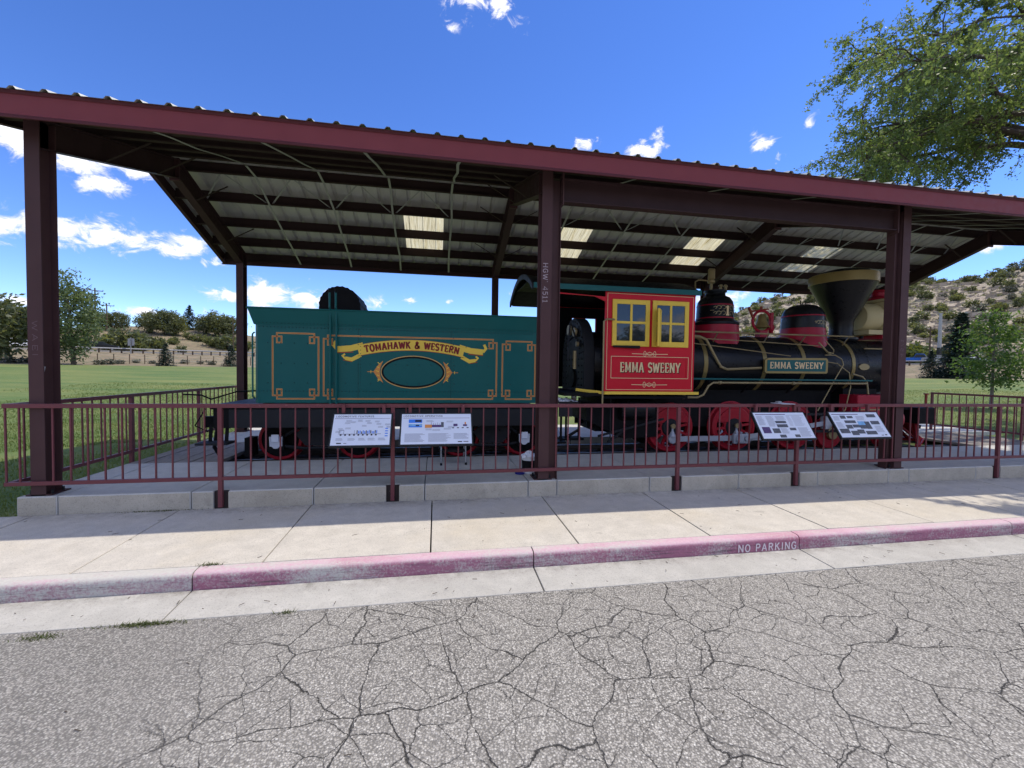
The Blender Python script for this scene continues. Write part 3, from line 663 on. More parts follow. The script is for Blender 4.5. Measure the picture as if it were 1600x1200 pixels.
# fascia front / back / rakes
fp = [(-.350,4.190),(-.330,4.190),(-.330,4.20),(-.345,4.20),(-.345,4.455),(-.30,4.462),(-.30,4.470),(-.362,4.462),(-.362,4.44),(-.352,4.43),(-.352,4.232),(-.358,4.215),(-.358,4.190)]
part('eave_fascia', MB().prism(fp, -.62, 18.92, 'x'), 'maroon_fascia', SH, label='front maroon eave fascia')
part('fascia_drip_lip', MB().prism([(-.3725,4.172),(-.352,4.172),(-.352,4.2135),(-.3585,4.2135),(-.3725,4.196)], -.62, 18.92, 'x'), 'maroon_lip', SH)
part('fascia_top_flashing', MB().prism([(-.3755,4.462),(-.3635,4.428),(-.3625,4.428),(-.3625,4.4635),(-.30,4.4725),(-.30,4.4765)], -.62, 18.92, 'x'), 'maroon_lip', SH)
part('eave_fascia', MB().box(-.62, 18.92, 5.845, 5.86, 4.07, 4.34).box(-.62, 18.92, 5.80, 5.845, 4.07, 4.08), 'maroon_column', SH)
for x in (-.58, 18.88):
    for ya, yb in ((EF+.02, 2.75), (2.75, EB-.02)):
        part('rake_trim', MB().bar((x, ya, zp(ya)-.135), (x, yb, zp(yb)-.135), .012, .27).bar((x+(.03 if x < 0 else -.03), ya, zp(ya)-.262), (x+(.03 if x < 0 else -.03), yb, zp(yb)-.262), .05, .008), 'maroon_column', SH)
# ribbed roof sheets
RIB = [(0,0)]
for k in range(3):
    c = .3048*k+.1524
    RIB += [(c-.045,0),(c-.018,.032),(c+.018,.032),(c+.045,0)]
RIB += [(.9144,0)]
def sheetmesh(y0, y1, mat, name):
    mb = MB(); n = len(RIB)
    for y in (y0, y1): mb.v += [(x, y, zp(y)+h+.002) for x, h in RIB]
    mb.f = [(i, i+1, n+i+1, n+i) for i in range(n-1)]
    me = mb.mesh(name); me.materials.append(MT(mat)); return me
def put(me, name, x):
    o = bpy.data.objects.new(name, me); COL.objects.link(o); o.parent = SH; o.location = (x, 0, 0); return o
mf = sheetmesh(-.40, 2.74, 'roof_metal', 'roof_sheet'); mbk = sheetmesh(2.76, 5.92, 'roof_metal', 'roof_sheet')
m1 = sheetmesh(2.76, 3.85, 'roof_metal', 'roof_sheet'); m2 = sheetmesh(5.27, 5.92, 'roof_metal', 'roof_sheet'); ms = sheetmesh(3.83, 5.30, 'skylight', 'skylight_panel')
nsh = 22; x0 = -.62-.0
for i in range(nsh):
    x = -.60+i*.888*1.0
    for o in (put(mf, 'roof_sheet', x),): o.scale = (.972, 1, 1)
    if i in (5, 9, 13, 17):
        for me, nm in ((m1, 'roof_sheet'), (ms, 'skylight_panel'), (m2, 'roof_sheet')): put(me, nm, x).scale = (.972, 1, 1)
    else: put(mbk, 'roof_sheet', x).scale = (.972, 1, 1)
part('ridge_cap', MB().prism([(2.45, zp(2.45)+.036),(2.75, ZR+.045),(3.05, zp(3.05)+.036),(3.05, zp(3.05)+.030),(2.75, ZR+.038),(2.45, zp(2.45)+.030)], -.62, 18.92, 'x'), 'roof_metal', SH)

# ------------------------------------------------------------------ railings
RF = thing('railing', 'maroon steel railing along the front edge of the platform', 'railing', (6, -.03, 0))
part('top_rail', MB().box(-.30, 19.0, -.058, -.006, 1.040, 1.090), 'maroon_rail', RF, bevel=.004)
part('bottom_rail', MB().box(-.30, 19.0, -.052, -.012, .135, .180), 'maroon_rail', RF, bevel=.004)
for x in PX: part('post', MB().box(x-.025, x+.025, -.057, -.007, -.20, 1.0395), 'maroon_rail', RF, bevel=.003)
bal = None
stops = [-.30, 0]+PX[:2]+[6.1]+PX[2:4]+[12.2]+PX[4:]+[18.3, 18.9]
for a, b in zip(stops, stops[1:]):
    n = max(1, round((b-a)/.1715))
    for k in range(1, n) if b-a > .3 else [1]:
        x = a+(b-a)*k/n
        if bal is None: bal = part('baluster', MB().box(6-.008, 6+.008, -.040, -.024, .1805, 1.0395), 'maroon_rail', RF); bal.location = (x-6, 0, 0)
        else:
            c = inst(bal, RF, (x-6, 0, 0)); c.rotation_euler = (random.uniform(-.006,.006), random.uniform(-.005,.005), 0)
for x in (-.285,): inst(bal, RF, (x-6, 0, 0))
def side_rail(name, label, x, y0, y1, posts):
    t = thing(name, label, 'railing', (x, (y0+y1)/2, 0))
    part('top_rail', MB().box(x-.025, x+.025, y0, y1, 1.04, 1.09), 'maroon_rail', t); part('bottom_rail', MB().box(x-.02, x+.02, y0, y1, .135, .18), 'maroon_rail', t)
    for y in posts: part('post', MB().box(x-.025, x+.025, y-.025, y+.025, -.1, 1.0395), 'maroon_rail', t)
    y = y0+.17; b0 = None
    while y < y1-.08:
        if all(abs(y-p) > .05 for p in posts):
            l = random.uniform(-.012, .012); part('baluster', MB().bar((x, y, .1805), (x, y+l, 1.0395), .016, .016, (0,1,0)), 'maroon_rail', t)
        y += .172
side_rail('railing', 'maroon railing down the left end of the platform beside the lawn', -.265, .0, 6.0, [2.0, 4.0, 5.95])
side_rail('railing', 'maroon railing across the far right end of the platform by the young tree', 18.85, .0, 4.3, [.4, 2.3, 4.27])

# ------------------------------------------------------------------ tender
YC = 2.75; NS = 1.65
TD = thing('tender', 'dark green tender lettered TOMAHAWK & WESTERN with gold lining', 'tender', (4.0, YC, RT))
X0, X1, FS = 1.70, 6.40, 2*YC-NS
part('tank', MB().prism([(X0,NS+.05),(X0+.05,NS),(X1-.05,NS),(X1,NS+.05),(X1,FS-.05),(X1-.05,FS),(X0+.05,FS),(X0,FS-.05)], .97, 2.24, 'z'), 'tender_green', TD, bevel=.008)
def flare(z0, z1, o0, o1):
    mb = MB(); q = []
    for z, o in ((z0, o0), (z1, o1)):
        for x, y in ((X0-o,NS-o),(X1+o,NS-o),(X1+o,FS+o),(X0-o,FS+o)): mb.v.append((x, y, z))
    for z, o in ((z1, o1-.012), (z0, o0-.012)):
        for x, y in ((X0-o,NS-o),(X1+o,NS-o),(X1+o,FS+o),(X0-o,FS+o)): mb.v.append((x, y, z))
    for a in range(3):
        for k in range(4): mb.f.append((a*4+k, a*4+(k+1) % 4, (a+1)*4+(k+1) % 4, (a+1)*4+k))
    return mb
fl = part('flared_coping', flare(2.241, 2.50, .004, .075), 'tender_green', TD)
part('coping_bead', MB().tube([(X0-.075,NS-.077,2.50),(X1+.075,NS-.077,2.50)], .014, 8), 'tender_green', fl)
part('coping_bead', MB().tube([(X0-.077,NS-.077,2.50),(X0-.077,FS+.077,2.50)], .014, 8), 'tender_green', fl)
part('tank_top', MB().box(X0+.02, X1-.02, NS+.02, FS-.02, 2.30, 2.33), 'dark_steel', TD)
mb = MB()
def rivet(x, y, z, r=.010): mb.lathe([(0,-.009),(r*.7,-.008),(r,0)], (x, y, z), 'y', 6)
for z in (2.205, 1.165, 2.27): [rivet(X0+.08+i*.055, NS if z < 2.24 else NS-.010, z) for i in range(83)]
for z in (1.30, 1.95, 1.62): [rivet(X0+.2+i*.20, NS, z, .010) for i in range(23)]
for x in (3.32, 4.86): [rivet(x+.018, NS, 1.2+i*.06, .008) for i in range(17)]
part('rivets', mb, 'rivet_green', TD, kind='stuff', norm=False)
for x in (3.30, 4.84): part('plate_seam', MB().box(x-.004, x+.004, NS-.0016, NS-.0003, .98, 2.22), 'rivet_green', TD)
part('seam_strip', MB().box(X0+.05, X1-.05, NS-.006, NS-.0005, 2.222, 2.239), 'tender_green', TD)
for x in (2.87, 2.965):
    p = part('vertical_pipe', MB().tube([(x,NS-.055,.95),(x,NS-.055,2.50),(x,NS-.10,2.54),(x,NS-.10,2.80)], .017, 8), 'tender_green', TD, smooth=True)
    part('pipe_cap', MB().lathe([(0,.05),(.022,.05),(.026,.02),(.022,-.02),(0,-.02)], (x, NS-.10, 2.80), 'z', 10), 'frame_black', p)
for x in (X0-.005, X1+.005):
    part('grab_rail', MB().tube([(x,NS+.02,1.05),(x-.0,NS-.05,1.08),(x,NS-.05,2.08),(x,NS+.02,2.11)], .014, 8), 'tender_green', TD, smooth=True)
# ribbed drum standing on the tank
mb = MB(); n = 48
mb.prism([(2.87+(.35+.012*(k % 2))*math.cos(2*math.pi*k/n), 2.67+(.35+.012*(k % 2))*math.sin(2*math.pi*k/n)) for k in range(n)], 2.30, 3.15, 'y')
part('ribbed_drum', mb, 'frame_black', TD)
# lining with key corners
def sf(u, v, d): return (u, NS-.0022-d, v)
def lined(mbs, x0, x1, z0, z1):
    d, c, h, k = .065, .135, .055, .10
    def corner(cx, cz, sx, sz): return [(cx, cz-sz*.3*0-sz*(h+k+.16)) , (cx, cz-sz*h), (cx+sx*c, cz-sz*h), (cx+sx*c, cz-sz*(h+k)), (cx+sx*d, cz-sz*(h+k)), (cx+sx*d, cz), (cx+sx*(d+c+.10), cz)]
    paths = [corner(x0,z1,1,1), corner(x1,z1,-1,1), corner(x0,z0,1,-1), corner(x1,z0,-1,-1)]
    paths += [[(x0,z0+h+k+.15),(x0,z1-h-k-.15)], [(x1,z0+h+k+.15),(x1,z1-h-k-.15)], [(x0+d+c+.09,z1),(x1-d-c-.09,z1)], [(x0+d+c+.09,z0),(x1-d-c-.09,z0)]]
    for i, p in enumerate(paths): strip(mbs[0], p, .026, sf, i*.00008); strip(mbs[1], p, .009, sf, .0012+i*.00008)
for a in ((1.975,2.675,1.04,2.11), (2.755,5.64,1.04,2.09), (5.745,6.34,1.04,2.07)):
    m2_ = [MB(), MB()]; lined(m2_, *a)
    q = part('gold_lining', m2_[0], 'line_gold', TD, norm=False); part('red_centre_line', m2_[1], 'line_red', q, norm=False)
# ribbon scroll
def arc(u): return 1.845+.115*(1-((u-4.19)/.92)**2)            # centre line of the ribbon
us = [3.30+(5.06-3.30)*i/24 for i in range(25)]
mb = MB(); strip(mb, [(u, arc(u)) for u in us], .175, sf, .0006)
sc_ = part('ribbon_scroll', mb, 'trim_yellow', TD, norm=False)
for sg in (-1, 1):
    mb = MB(); X = lambda t: 4.18+sg*t
    strip(mb, [(X(.80), arc(3.36)+.075),(X(1.0),1.885),(X(1.22),1.865)], .10, sf, .0003)
    strip(mb, [(X(1.22),1.865),(X(1.27),1.93),(X(1.235),2.0)], .045, sf, .00045)
    strip(mb, [(X(.84),arc(3.34)-.085),(X(.98),1.70),(X(1.09),1.715)], .065, sf, .0004)
    strip(mb, [(X(1.09),1.715),(X(1.13),1.76),(X(1.09),1.79)], .03, sf, .0005)
    part('ribbon_tail', mb, 'trim_yellow', sc_, norm=False)
mb = MB(); strip(mb, [(u, arc(u)-.090) for u in us], .012, sf, .0004); strip(mb, [(u, arc(u)+.090) for u in us], .006, sf, .0004)
for sg in (-1, 1): strip(mb, [(4.18+sg*.98,1.662),(4.18+sg*1.12,1.69)], .012, sf, .0004); strip(mb, [(4.18+sg*.96,1.825),(4.18+sg*1.22,1.808)], .012, sf, .0004)
part('scroll_outline', mb, 'line_red', sc_, norm=False)
mb = MB()
def ribf(u, v, d):
    x = 3.40+u; s = -.23*(x-4.19)/.92**2; t = math.atan(s); vv = v-.058
    return sf(x-vv*math.sin(t), arc(x)+vv*math.cos(t), .002+d)
lettering(mb, 'TOMAHAWK & WESTERN', ribf, .118, .24, .16, total=1.58, gap=.09)
part('lettering', mb, 'letter_red', TD, norm=False, label='dark red letters TOMAHAWK & WESTERN')
# oval with ornament
mb = MB(); ov = lambda a, b, n=48: [(4.205+a*math.cos(2*math.pi*i/n), 1.50+b*math.sin(2*math.pi*i/n)) for i in range(n+1)]
strip(mb, ov(.535,.275), .014, sf, .001); ovp = part('oval_line', mb, 'line_gold', TD, norm=False)
mb = MB(); strip(mb, ov(.512,.252), .03, sf, .0003); part('oval_shadow_line', mb, 'frame_black', ovp, norm=False)
for sg in (-1, 1):
    X = lambda t: 4.205+sg*t; mb = MB()
    polyfill(mb, [(X(.50),1.69),(X(.58),1.62),(X(.63),1.545),(X(.66),1.50),(X(.63),1.455),(X(.58),1.38),(X(.50),1.31),(X(.545),1.42),(X(.558),1.50),(X(.545),1.58)] [::sg], sf, .0004)
    strip(mb, [(X(.64),1.50),(X(.76),1.50)], .012, sf, .0007)
    part('oval_ornament', mb, 'ornament_orange', ovp, norm=False)
    mb = MB()
    for t in range(5):
        z = 1.36+.07*t; strip(mb, [(X(.565),z),(X(.59+.03*(2-abs(t-2))/2),z+.02)], .012, sf, .0011+.0001*t)
    for z in (1.37, 1.63): strip(mb, [(X(.55),z),(X(.59),z+(.03 if z > 1.5 else -.03))], .01, sf, .0016)
    strip(mb, [(X(.70),1.475),(X(.70),1.525)], .01, sf, .0016)
    part('ornament_tracery', mb, 'trim_yellow', ovp, norm=False)
# underframe, steps, coupler
part('underframe', MB().box(1.05, 6.45, 1.86, 3.64, .60, .86).box(1.02, 6.45, 1.72, 3.78, .86, .90).box(1.05, 1.30, 1.75, 3.75, .55, .90), 'frame_black', TD)
part('deck', MB().box(1.04, X0-.01, 1.66, 3.84, .902, .935), 'dark_steel', TD)
part('side_sill', MB().box(1.30, 6.4, 1.70, 1.76, .56, .858), 'dark_steel', TD)
st = part('boarding_step', MB().box(.86, 1.32, 1.58, 1.86, .30, .335), 'dark_steel', TD)
for x in (.98, 1.22): part('step_hanger', MB().bar((x,1.80,.335), (x,1.84,.60), .05, .02), 'frame_black', st)
part('coupler', MB().bar((.55,YC,.55), (1.1,YC,.55), .16, .16).bar((.48,YC-.09,.55), (.66,YC-.02,.55), .10, .20).bar((.5,YC+.1,.55), (.7,YC+.06,.55), .08, .18), 'frame_black', TD)
part('cut_lever', MB().tube([(.62,1.75,1.10),(.88,1.75,1.09),(1.0,1.8,1.02),(1.35,1.85,1.14),(1.70,1.9,1.16)], .014, 6), 'frame_black', TD)
part('brake_hanger', MB().tube([(.92,1.78,.86),(.80,1.72,.60),(.98,1.74,.50)], .012, 6).tube([(1.0,2.0,.55),(.95,2.0,.2),(1.02,2.0,.08)], .03, 6), 'frame_black', TD)
# wheels
def plain_wheel(root_, x, r, yn, name='wheel'):
    z = RT+r; w_ = part(name, MB().lathe([(0,-.02),(.07,-.025),(.09,.01),(r*.55,.03),(r-.07,.015),(r-.055,.0)], (x, yn, z), 'y', 32), 'frame_black', root_, smooth=True)
    part('tyre', MB().lathe([(r-.056,.0),(r-.055,-.012),(r-.012,-.012),(r,0),(r,.09),(r+.03,.10),(r+.03,.125),(r-.056,.125)], (x, yn, z), 'y', 32), 'wheel_red', w_, smooth=True)
    return w_
for tx in ((1.908, 3.21), (5.035, 6.229)):
    cx = sum(tx)/2
    for s, yn in ((1, 2.20), (-1, 3.30)):
        for x in tx:
            ww = plain_wheel(TD, x, .362, yn)
    for x in tx: part('axle', MB().tube([(x,1.98,.287),(x,3.52,.287)], .06, 12), 'frame_black', TD)
    tf = part('truck_frame', MB().tube([(tx[0]-.12,2.06,.36),(tx[0]+.12,2.06,.37),(cx-.30,2.06,.52),(cx-.14,2.06,.585),(cx+.14,2.06,.585),(cx+.30,2.06,.52),(tx[1]-.12,2.06,.37),(tx[1]+.12,2.06,.36)], .028, 6)
         .tube([(tx[0]+.05,2.06,.20),(cx-.25,2.06,.15),(cx+.25,2.06,.15),(tx[1]-.05,2.06,.20)], .03, 6).prism([(cx-.36,.40),(cx-.26,.50),(cx-.12,.57),(cx+.12,.57),(cx+.26,.50),(cx+.36,.40),(cx+.20,.20),(cx-.20,.20)], 2.03, 2.055, 'y').box(cx-.22,cx+.22,2.05,3.45,.22,.42), 'dark_steel', TD)
    for b in (-.11, .13): part('frame_bolt', MB().lathe([(0,-.03),(.016,-.03),(.016,0)], (cx+b, 2.03, .44), 'y', 6), 'frame_black', tf)
    for x in tx:
        jb = part('journal_box', MB().box(x-.12, x+.12, 1.99, 2.16, .14, .40), 'frame_black', TD)
        if abs(x-5.035) > .1:
            part('white_cover', MB().prism([(x-.095,.205),(x-.105,.37),(x+.105,.37),(x+.10,.205),(x+.06,.20),(x+.035,.17),(x,.163),(x-.035,.17),(x-.06,.20)], 1.955, 1.988, 'y'), 'white_cover', jb, bevel=.006)
            part('cover_lid', MB().box(x-.058, x+.058, 1.925, 1.953, .285, .41), 'sheet_white', jb, bevel=.006)
    part('brake_beam', MB().tube([(tx[0]-.5,2.15,.27),(tx[0]-.42,2.15,.10)], .05, 8).box(tx[0]-.52,tx[0]-.40,2.05,2.3,.02,.34), 'frame_black', TD)

# ------------------------------------------------------------------ locomotive
LO = thing('steam_locomotive', 'black and red steam locomotive with red cab lettered EMMA SWEENY and big funnel stack', 'locomotive', (11, YC, RT))
BR, BZ = .635, 1.755
part('boiler', MB().lathe([(0,7.62),(BR-.03,7.62),(BR,7.66),(BR,13.70)], (0, YC, BZ), 'x', 64), 'boiler_black', LO, smooth=True)
bh = part('backhead', MB().prism([(YC+.72*math.cos(t), 1.86+.80*math.sin(t)) for t in [math.pi*k/16 for k in range(17)]]+[(YC-.72,1.05),(YC+.72,1.05)], 7.40, 7.62, 'x'), 'dark_steel', LO, bevel=.02)
mb = MB()
for rr in (.66, .55, .44):
    for k in range(15):
        t = math.pi*(k+.5)/15; mb.lathe([(0,-.014),(.015,-.012),(.02,0)], (7.40, YC+rr*math.cos(t), 1.86+rr*1.1*math.sin(t)), 'x', 6)
for i in range(7):
    for j in range(6): mb.lathe([(0,-.014),(.015,-.012),(.02,0)], (7.40, YC-.6+i*.2, 1.15+j*.13), 'x', 6)
part('staybolts', mb, 'frame_black', bh, kind='stuff', norm=False)
part('fire_door', MB().prism([(YC+.24*math.cos(2*math.pi*k/24), 1.42+.20*math.sin(2*math.pi*k/24)) for k in range(24)], 7.36, 7.398, 'x'), 'frame_black', bh)
for i, (y, z, r_) in enumerate(((YC-.25,2.35,.09),(YC+.1,2.42,.11),(YC-.42,2.1,.05))): part('gauge', MB().lathe([(0,-.05),(r_,-.05),(r_,0)], (7.38, y, z), 'x', 16), 'brass', bh)
part('throttle_lever', MB().bar((7.36,YC-.1,2.25), (7.1,YC-.55,2.12), .03, .03).tube([(7.3,YC-.5,2.2),(7.1,YC-.75,2.5),(7.05,YC-.8,2.1),(7.05,YC-.8,1.75)], .015, 6), 'dark_steel', bh)
part('water_glass', MB().tube([(7.22,YC-.68,1.6),(7.22,YC-.68,1.95)], .035, 8), 'brass', bh)
part('smokebox', MB().lathe([(BR,13.701),(BR+.012,13.70),(BR+.012,13.76),(BR-.005,13.77),(BR-.005,15.02),(BR-.03,15.05),(BR-.15,15.07),(.2,15.12),(0,15.13)], (0, YC, BZ-.01), 'x', 64), 'boiler_black', LO, smooth=True)
for x in (10.06, 11.44, 12.40, 13.66):
    part('boiler_band', MB().lathe([(BR+.001,x-.045),(BR+.010,x-.045),(BR+.010,x+.045),(BR+.001,x+.045)], (0, YC, BZ), 'x', 64), 'brass_band', LO, smooth=True)
mb = MB()
for k in range(40):
    t = math.pi*.5+math.pi*k/40*1.2
    for x in (13.80, 14.05): mb.lathe([(0,.010),(.010,.008),(.013,0)], (x, YC+(BR-.005)*math.cos(t), BZ+(BR-.005)*math.sin(t)), 'x', 5)
part('smokebox_rivets', mb, 'boiler_black', LO, kind='stuff', norm=False)
part('firebox', MB().box(7.75, 9.9, YC-.46, YC+.46, .35, 1.5), 'frame_black', LO)
part('main_frame', MB().box(7.6, 15.3, YC-.40, YC-.34, .42, .85).box(7.6, 15.3, YC+.34, YC+.40, .42, .85).box(9.9, 13.4, YC-.34, YC+.34, .6, 1.2), 'frame_black', LO)
# domes (lathed profiles)
sd = part('steam_dome', MB().lathe([(.42,2.69),(.405,2.70),(.385,2.76),(.375,3.02),(.36,3.12),(.30,3.21),(.22,3.25),(.205,3.27),(.205,3.33),(.235,3.34),(.235,3.375),(.15,3.39),(0,3.40)], (10.67, YC, 0), 'z', 40), 'boiler_black', LO, smooth=True)
part('dome_skirt', MB().lathe([(.52,2.18),(.50,2.34),(.49,2.55),(.485,2.60)], (10.67, YC, 0), 'z', 40), 'dome_red', sd, smooth=True)
part('dome_collar', MB().lathe([(.485,2.601),(.50,2.61),(.49,2.66),(.42,2.70),(.38,2.71)], (10.67, YC, 0), 'z', 40), 'boiler_black', sd, smooth=True)
for z in (2.755, 3.035): part('dome_stripe', MB().lathe([(.383-.02*(z > 2.9),z-.012),(.392-.012*(z > 2.9),z-.012),(.390-.012*(z > 2.9),z+.012),(.381-.02*(z > 2.9),z+.012)], (10.67, YC, 0), 'z', 40), 'dome_red', sd, smooth=True)
wv = part('whistle', MB().lathe([(.03,3.39),(.03,3.52),(.075,3.54),(.08,3.58),(.05,3.60),(.075,3.63),(.075,3.83),(.05,3.85),(0,3.86)], (10.53, YC-.05, 0), 'z', 16), 'brass', LO, smooth=True)
part('whistle_pipe', MB().tube([(10.50,YC-.05,3.58),(10.2,YC-.1,3.58),(10.08,YC-.15,3.52),(10.06,YC-.2,3.2)], .016, 6), 'brass', wv, smooth=True)
for dx in (.10, .22): part('safety_valve', MB().lathe([(.03,3.39),(.03,3.46),(.045,3.47),(.045,3.50),(.02,3.52),(0,3.53)], (10.67+dx, YC-.04, 0), 'z', 12), 'brass', LO, smooth=True)
def domef(cx, r_):
    return lambda u, v, d: (cx+(r_+d)*math.sin(u/r_), YC-(r_+d)*math.cos(u/r_), v)
mb = MB(); f_ = domef(10.67, .392)
lettering(mb, '1', lambda u, v, d: f_(u-.02, v+2.80, d+.002), .20, .26, .16, gap=0)
part('number', mb, 'line_cream', sd, norm=False)
mb = MB()
for sg in (-1, 1):
    for t, rr in ((.10,.05),(.19,.045),(.26,.03)):
        for z in (2.86, 2.95):
            strip(mb, [(.03+sg*(t+rr*math.cos(a)), z+(z-2.905)*.3+rr*.8*math.sin(a)) for a in [2*math.pi*k/12 for k in range(10)]], .012, lambda u, v, d: f_(u, v, d), .003+.0002*t)
    strip(mb, [(.03+sg*.28, 2.905),(.03+sg*.36,2.905)], .012, lambda u, v, d: f_(u, v, d), .004)
part('number_scrollwork', mb, 'brass', sd, norm=False)
sb = part('sand_dome', MB().lathe([(.44,2.60),(.435,2.75),(.43,2.86),(.41,2.96),(.36,3.05),(.27,3.12),(.14,3.155),(0,3.165)], (12.93, YC, 0), 'z', 40), 'boiler_black', LO, smooth=True)
part('dome_skirt', MB().lathe([(.50,2.15),(.475,2.34),(.452,2.52),(.446,2.60),(.44,2.605)], (12.93, YC, 0), 'z', 40), 'dome_red', sb, smooth=True)
part('dome_stripe', MB().lathe([(.425,2.87),(.438,2.87),(.433,2.895),(.42,2.895)], (12.93, YC, 0), 'z', 40), 'dome_red', sb, smooth=True)
part('lid_handle', MB().tube([(12.95+.05*math.cos(t), YC, 3.16+.08*math.sin(t)) for t in [math.pi*k/8 for k in range(9)]], .01, 6).tube([(12.86,YC,3.14),(12.86,YC,3.26)], .012, 6), 'frame_black', sb)
mb = MB(); f2_ = domef(12.93, .44)
for sg in (-1, 1):
    for t, rr in ((.05,.04),(.12,.035),(.18,.02)): strip(mb, [(.10+sg*(t+rr*math.cos(a)), 2.72+rr*math.sin(a)) for a in [2*math.pi*k/12 for k in range(11)]], .014, lambda u, v, d: f2_(u, v, d), .004+.001*t)
part('dome_scrollwork', mb, 'brass', sb, norm=False)
# bell and yoke
bl = part('bell', MB().lathe([(.0,2.92),(.05,2.91),(.085,2.86),(.10,2.76),(.125,2.68),(.165,2.62),(.17,2.60),(.15,2.605)], (11.86, YC, 0), 'z', 28), 'brass_band', LO, smooth=True)
part('bell_yoke', MB().tube([(11.86+.235*math.cos(t), YC, 2.75+.235*math.sin(t)) for t in [2*math.pi*k/24 for k in range(25)]], .032, 8).box(11.76,11.96,YC-.08,YC+.08,2.36,2.53).bar((12.10,YC,2.48),(12.10,YC,2.95),.07,.07).bar((12.06,YC-.04,2.5),(12.2,YC+.04,2.64),.05,.08), 'dome_red', bl, smooth=True)
part('bell_crank', MB().tube([(11.62,YC,2.84),(11.44,YC-.1,3.03)], .03, 6).tube([(11.55,YC,2.96),(11.82,YC,3.0),(12.02,YC,3.03)], .02, 6).tube([(11.84,YC,2.98),(11.83,YC,3.08)], .03, 6), 'copper_red', bl)
# stack
sk = part('funnel_stack', MB().lathe([(.30,2.34),(.34,2.38),(.34,2.42),(.245,2.46),(.235,2.60),(.235,2.78),(.26,2.84),(.66,3.68)], (13.98, YC, 0), 'z', 48), 'boiler_black', LO, smooth=True)
part('stack_band', MB().lathe([(.66,3.66),(.672,3.665),(.672,3.87),(.655,3.88),(.60,3.885)], (13.98, YC, 0), 'z', 48), 'brass_band', sk, smooth=True)
part('stack_crown', MB().lathe([(.61,3.886),(.52,3.94),(.30,4.0),(0,4.01)], (13.98, YC, 0), 'z', 48), 'frame_black', sk, smooth=True)
part('stack_bolts', MB().box(13.66,13.72,YC-.28,YC-.22,2.40,2.46).box(14.24,14.30,YC-.28,YC-.22,2.40,2.46), 'frame_black', sk)
# headlight on its bracket
hl = part('headlight_box', MB().box(14.80, 15.18, YC-.34, YC+.34, 2.62, 3.28), 'cream', LO, bevel=.02)
part('side_panel', MB().box(14.85, 15.13, YC-.352, YC-.341, 2.72, 3.18), 'line_cream', hl)
part('headlight_base', MB().box(14.74, 15.23, YC-.40, YC+.40, 2.53, 2.618), 'cream', hl, bevel=.02)
part('headlight_cornice', MB().box(14.75, 15.22, YC-.39, YC+.39, 3.281, 3.34), 'cream', hl, bevel=.015)
part('headlight_roof', MB().lathe([(.26,3.341),(.22,3.40),(.15,3.44),(.15,3.52),(.20,3.53),(.17,3.58),(0,3.60)], (14.99, YC, 0), 'z', 24), 'dome_red', hl, smooth=True)
part('headlight_bracket', MB().box(14.72, 15.25, YC-.36, YC+.36, 2.40, 2.529).box(14.86, 14.96, YC-.36, YC-.3, 2.1, 2.4), 'dome_red', LO)
part('reflector_case', MB().lathe([(0,14.36),(.30,14.36),(.34,14.42),(.34,14.795)], (0, YC, 2.92), 'x', 32).box(14.34,14.735,YC-.36,YC+.36,2.50,2.60), 'cream', hl, smooth=True)
part('lens_ring', MB().lathe([(.30,15.181),(.30,15.23),(.26,15.23),(.26,15.181)], (0, YC, 2.95), 'x', 32), 'brass', hl)
# piping, handrail, running board
def pipe(pts, r_=.02, mat='brass', name='pipe'): return part(name, MB().tube(pts, r_, 8), mat, LO, smooth=True)
hr = pipe([(9.55,2.10,2.40),(13.60,2.10,2.40)], .017, name='handrail')
for x in (10.3, 11.5, 12.4, 13.5): part('handrail_stanchion', MB().tube([(x,2.10,2.40),(x+.02,2.28,2.22)], .013, 6), 'brass', hr)
pipe([(9.5,2.06,2.30),(9.85,2.06,2.30),(10.0,2.05,2.24),(10.28,2.06,1.80),(10.36,2.06,1.69),(10.50,2.06,1.64),(11.30,2.06,1.68)], .028, name='injector_pipe')
pipe([(9.5,2.16,2.28),(11.0,2.12,2.24),(12.75,2.14,2.18)], .010); pipe([(9.5,2.08,2.18),(10.6,2.06,2.08),(12.0,2.06,1.94)], .010)
pipe([(13.95,2.15,2.15),(14.9,2.15,2.15)], .016, name='handrail')
pipe([(12.85,2.06,1.98),(13.1,2.05,1.98),(13.25,2.04,1.9),(13.28,2.02,1.78),(13.0,1.98,1.40),(12.6,1.95,.78)], .012); pipe([(12.86,2.06,1.84),(13.15,2.04,1.80),(13.42,2.0,1.60),(13.44,1.98,1.3),(13.3,1.95,.82),(12.9,1.95,.35)], .012)
pipe([(13.5,2.0,1.58),(13.75,1.99,1.52),(13.86,1.98,1.4),(13.88,1.96,1.14)], .018); pipe([(12.82,2.2,2.26),(13.0,2.15,2.05),(13.05,2.1,1.98)], .02); pipe([(13.0,2.2,2.3),(13.15,2.14,2.1),(13.1,2.1,2.02),(12.95,2.1,2.05)], .012)
rb = part('running_board', MB().box(9.5, 13.95, 1.93, 2.25, 1.42, 1.455), 'dark_green', LO, bevel=.006)
for x in (10.0, 11.0, 12.1, 13.2): part('board_bracket', MB().bar((x,1.98,1.41), (x,2.25,1.15), .03, .03), 'frame_black', rb)
pp = pipe([(8.55,1.86,1.07),(9.72,1.86,1.07),(9.84,1.86,1.12),(9.95,1.86,1.30),(10.05,1.86,1.365),(13.75,1.88,1.375)], .022, name='feed_pipe')
for x in (8.8, 9.42, 10.2, 11.9): part('pipe_union', MB().lathe([(.02,x-.03),(.034,x-.03),(.034,x+.03),(.02,x+.03)], (0, 1.86, 1.07 if x < 9.8 else 1.367), 'x', 8), 'brass', pp)
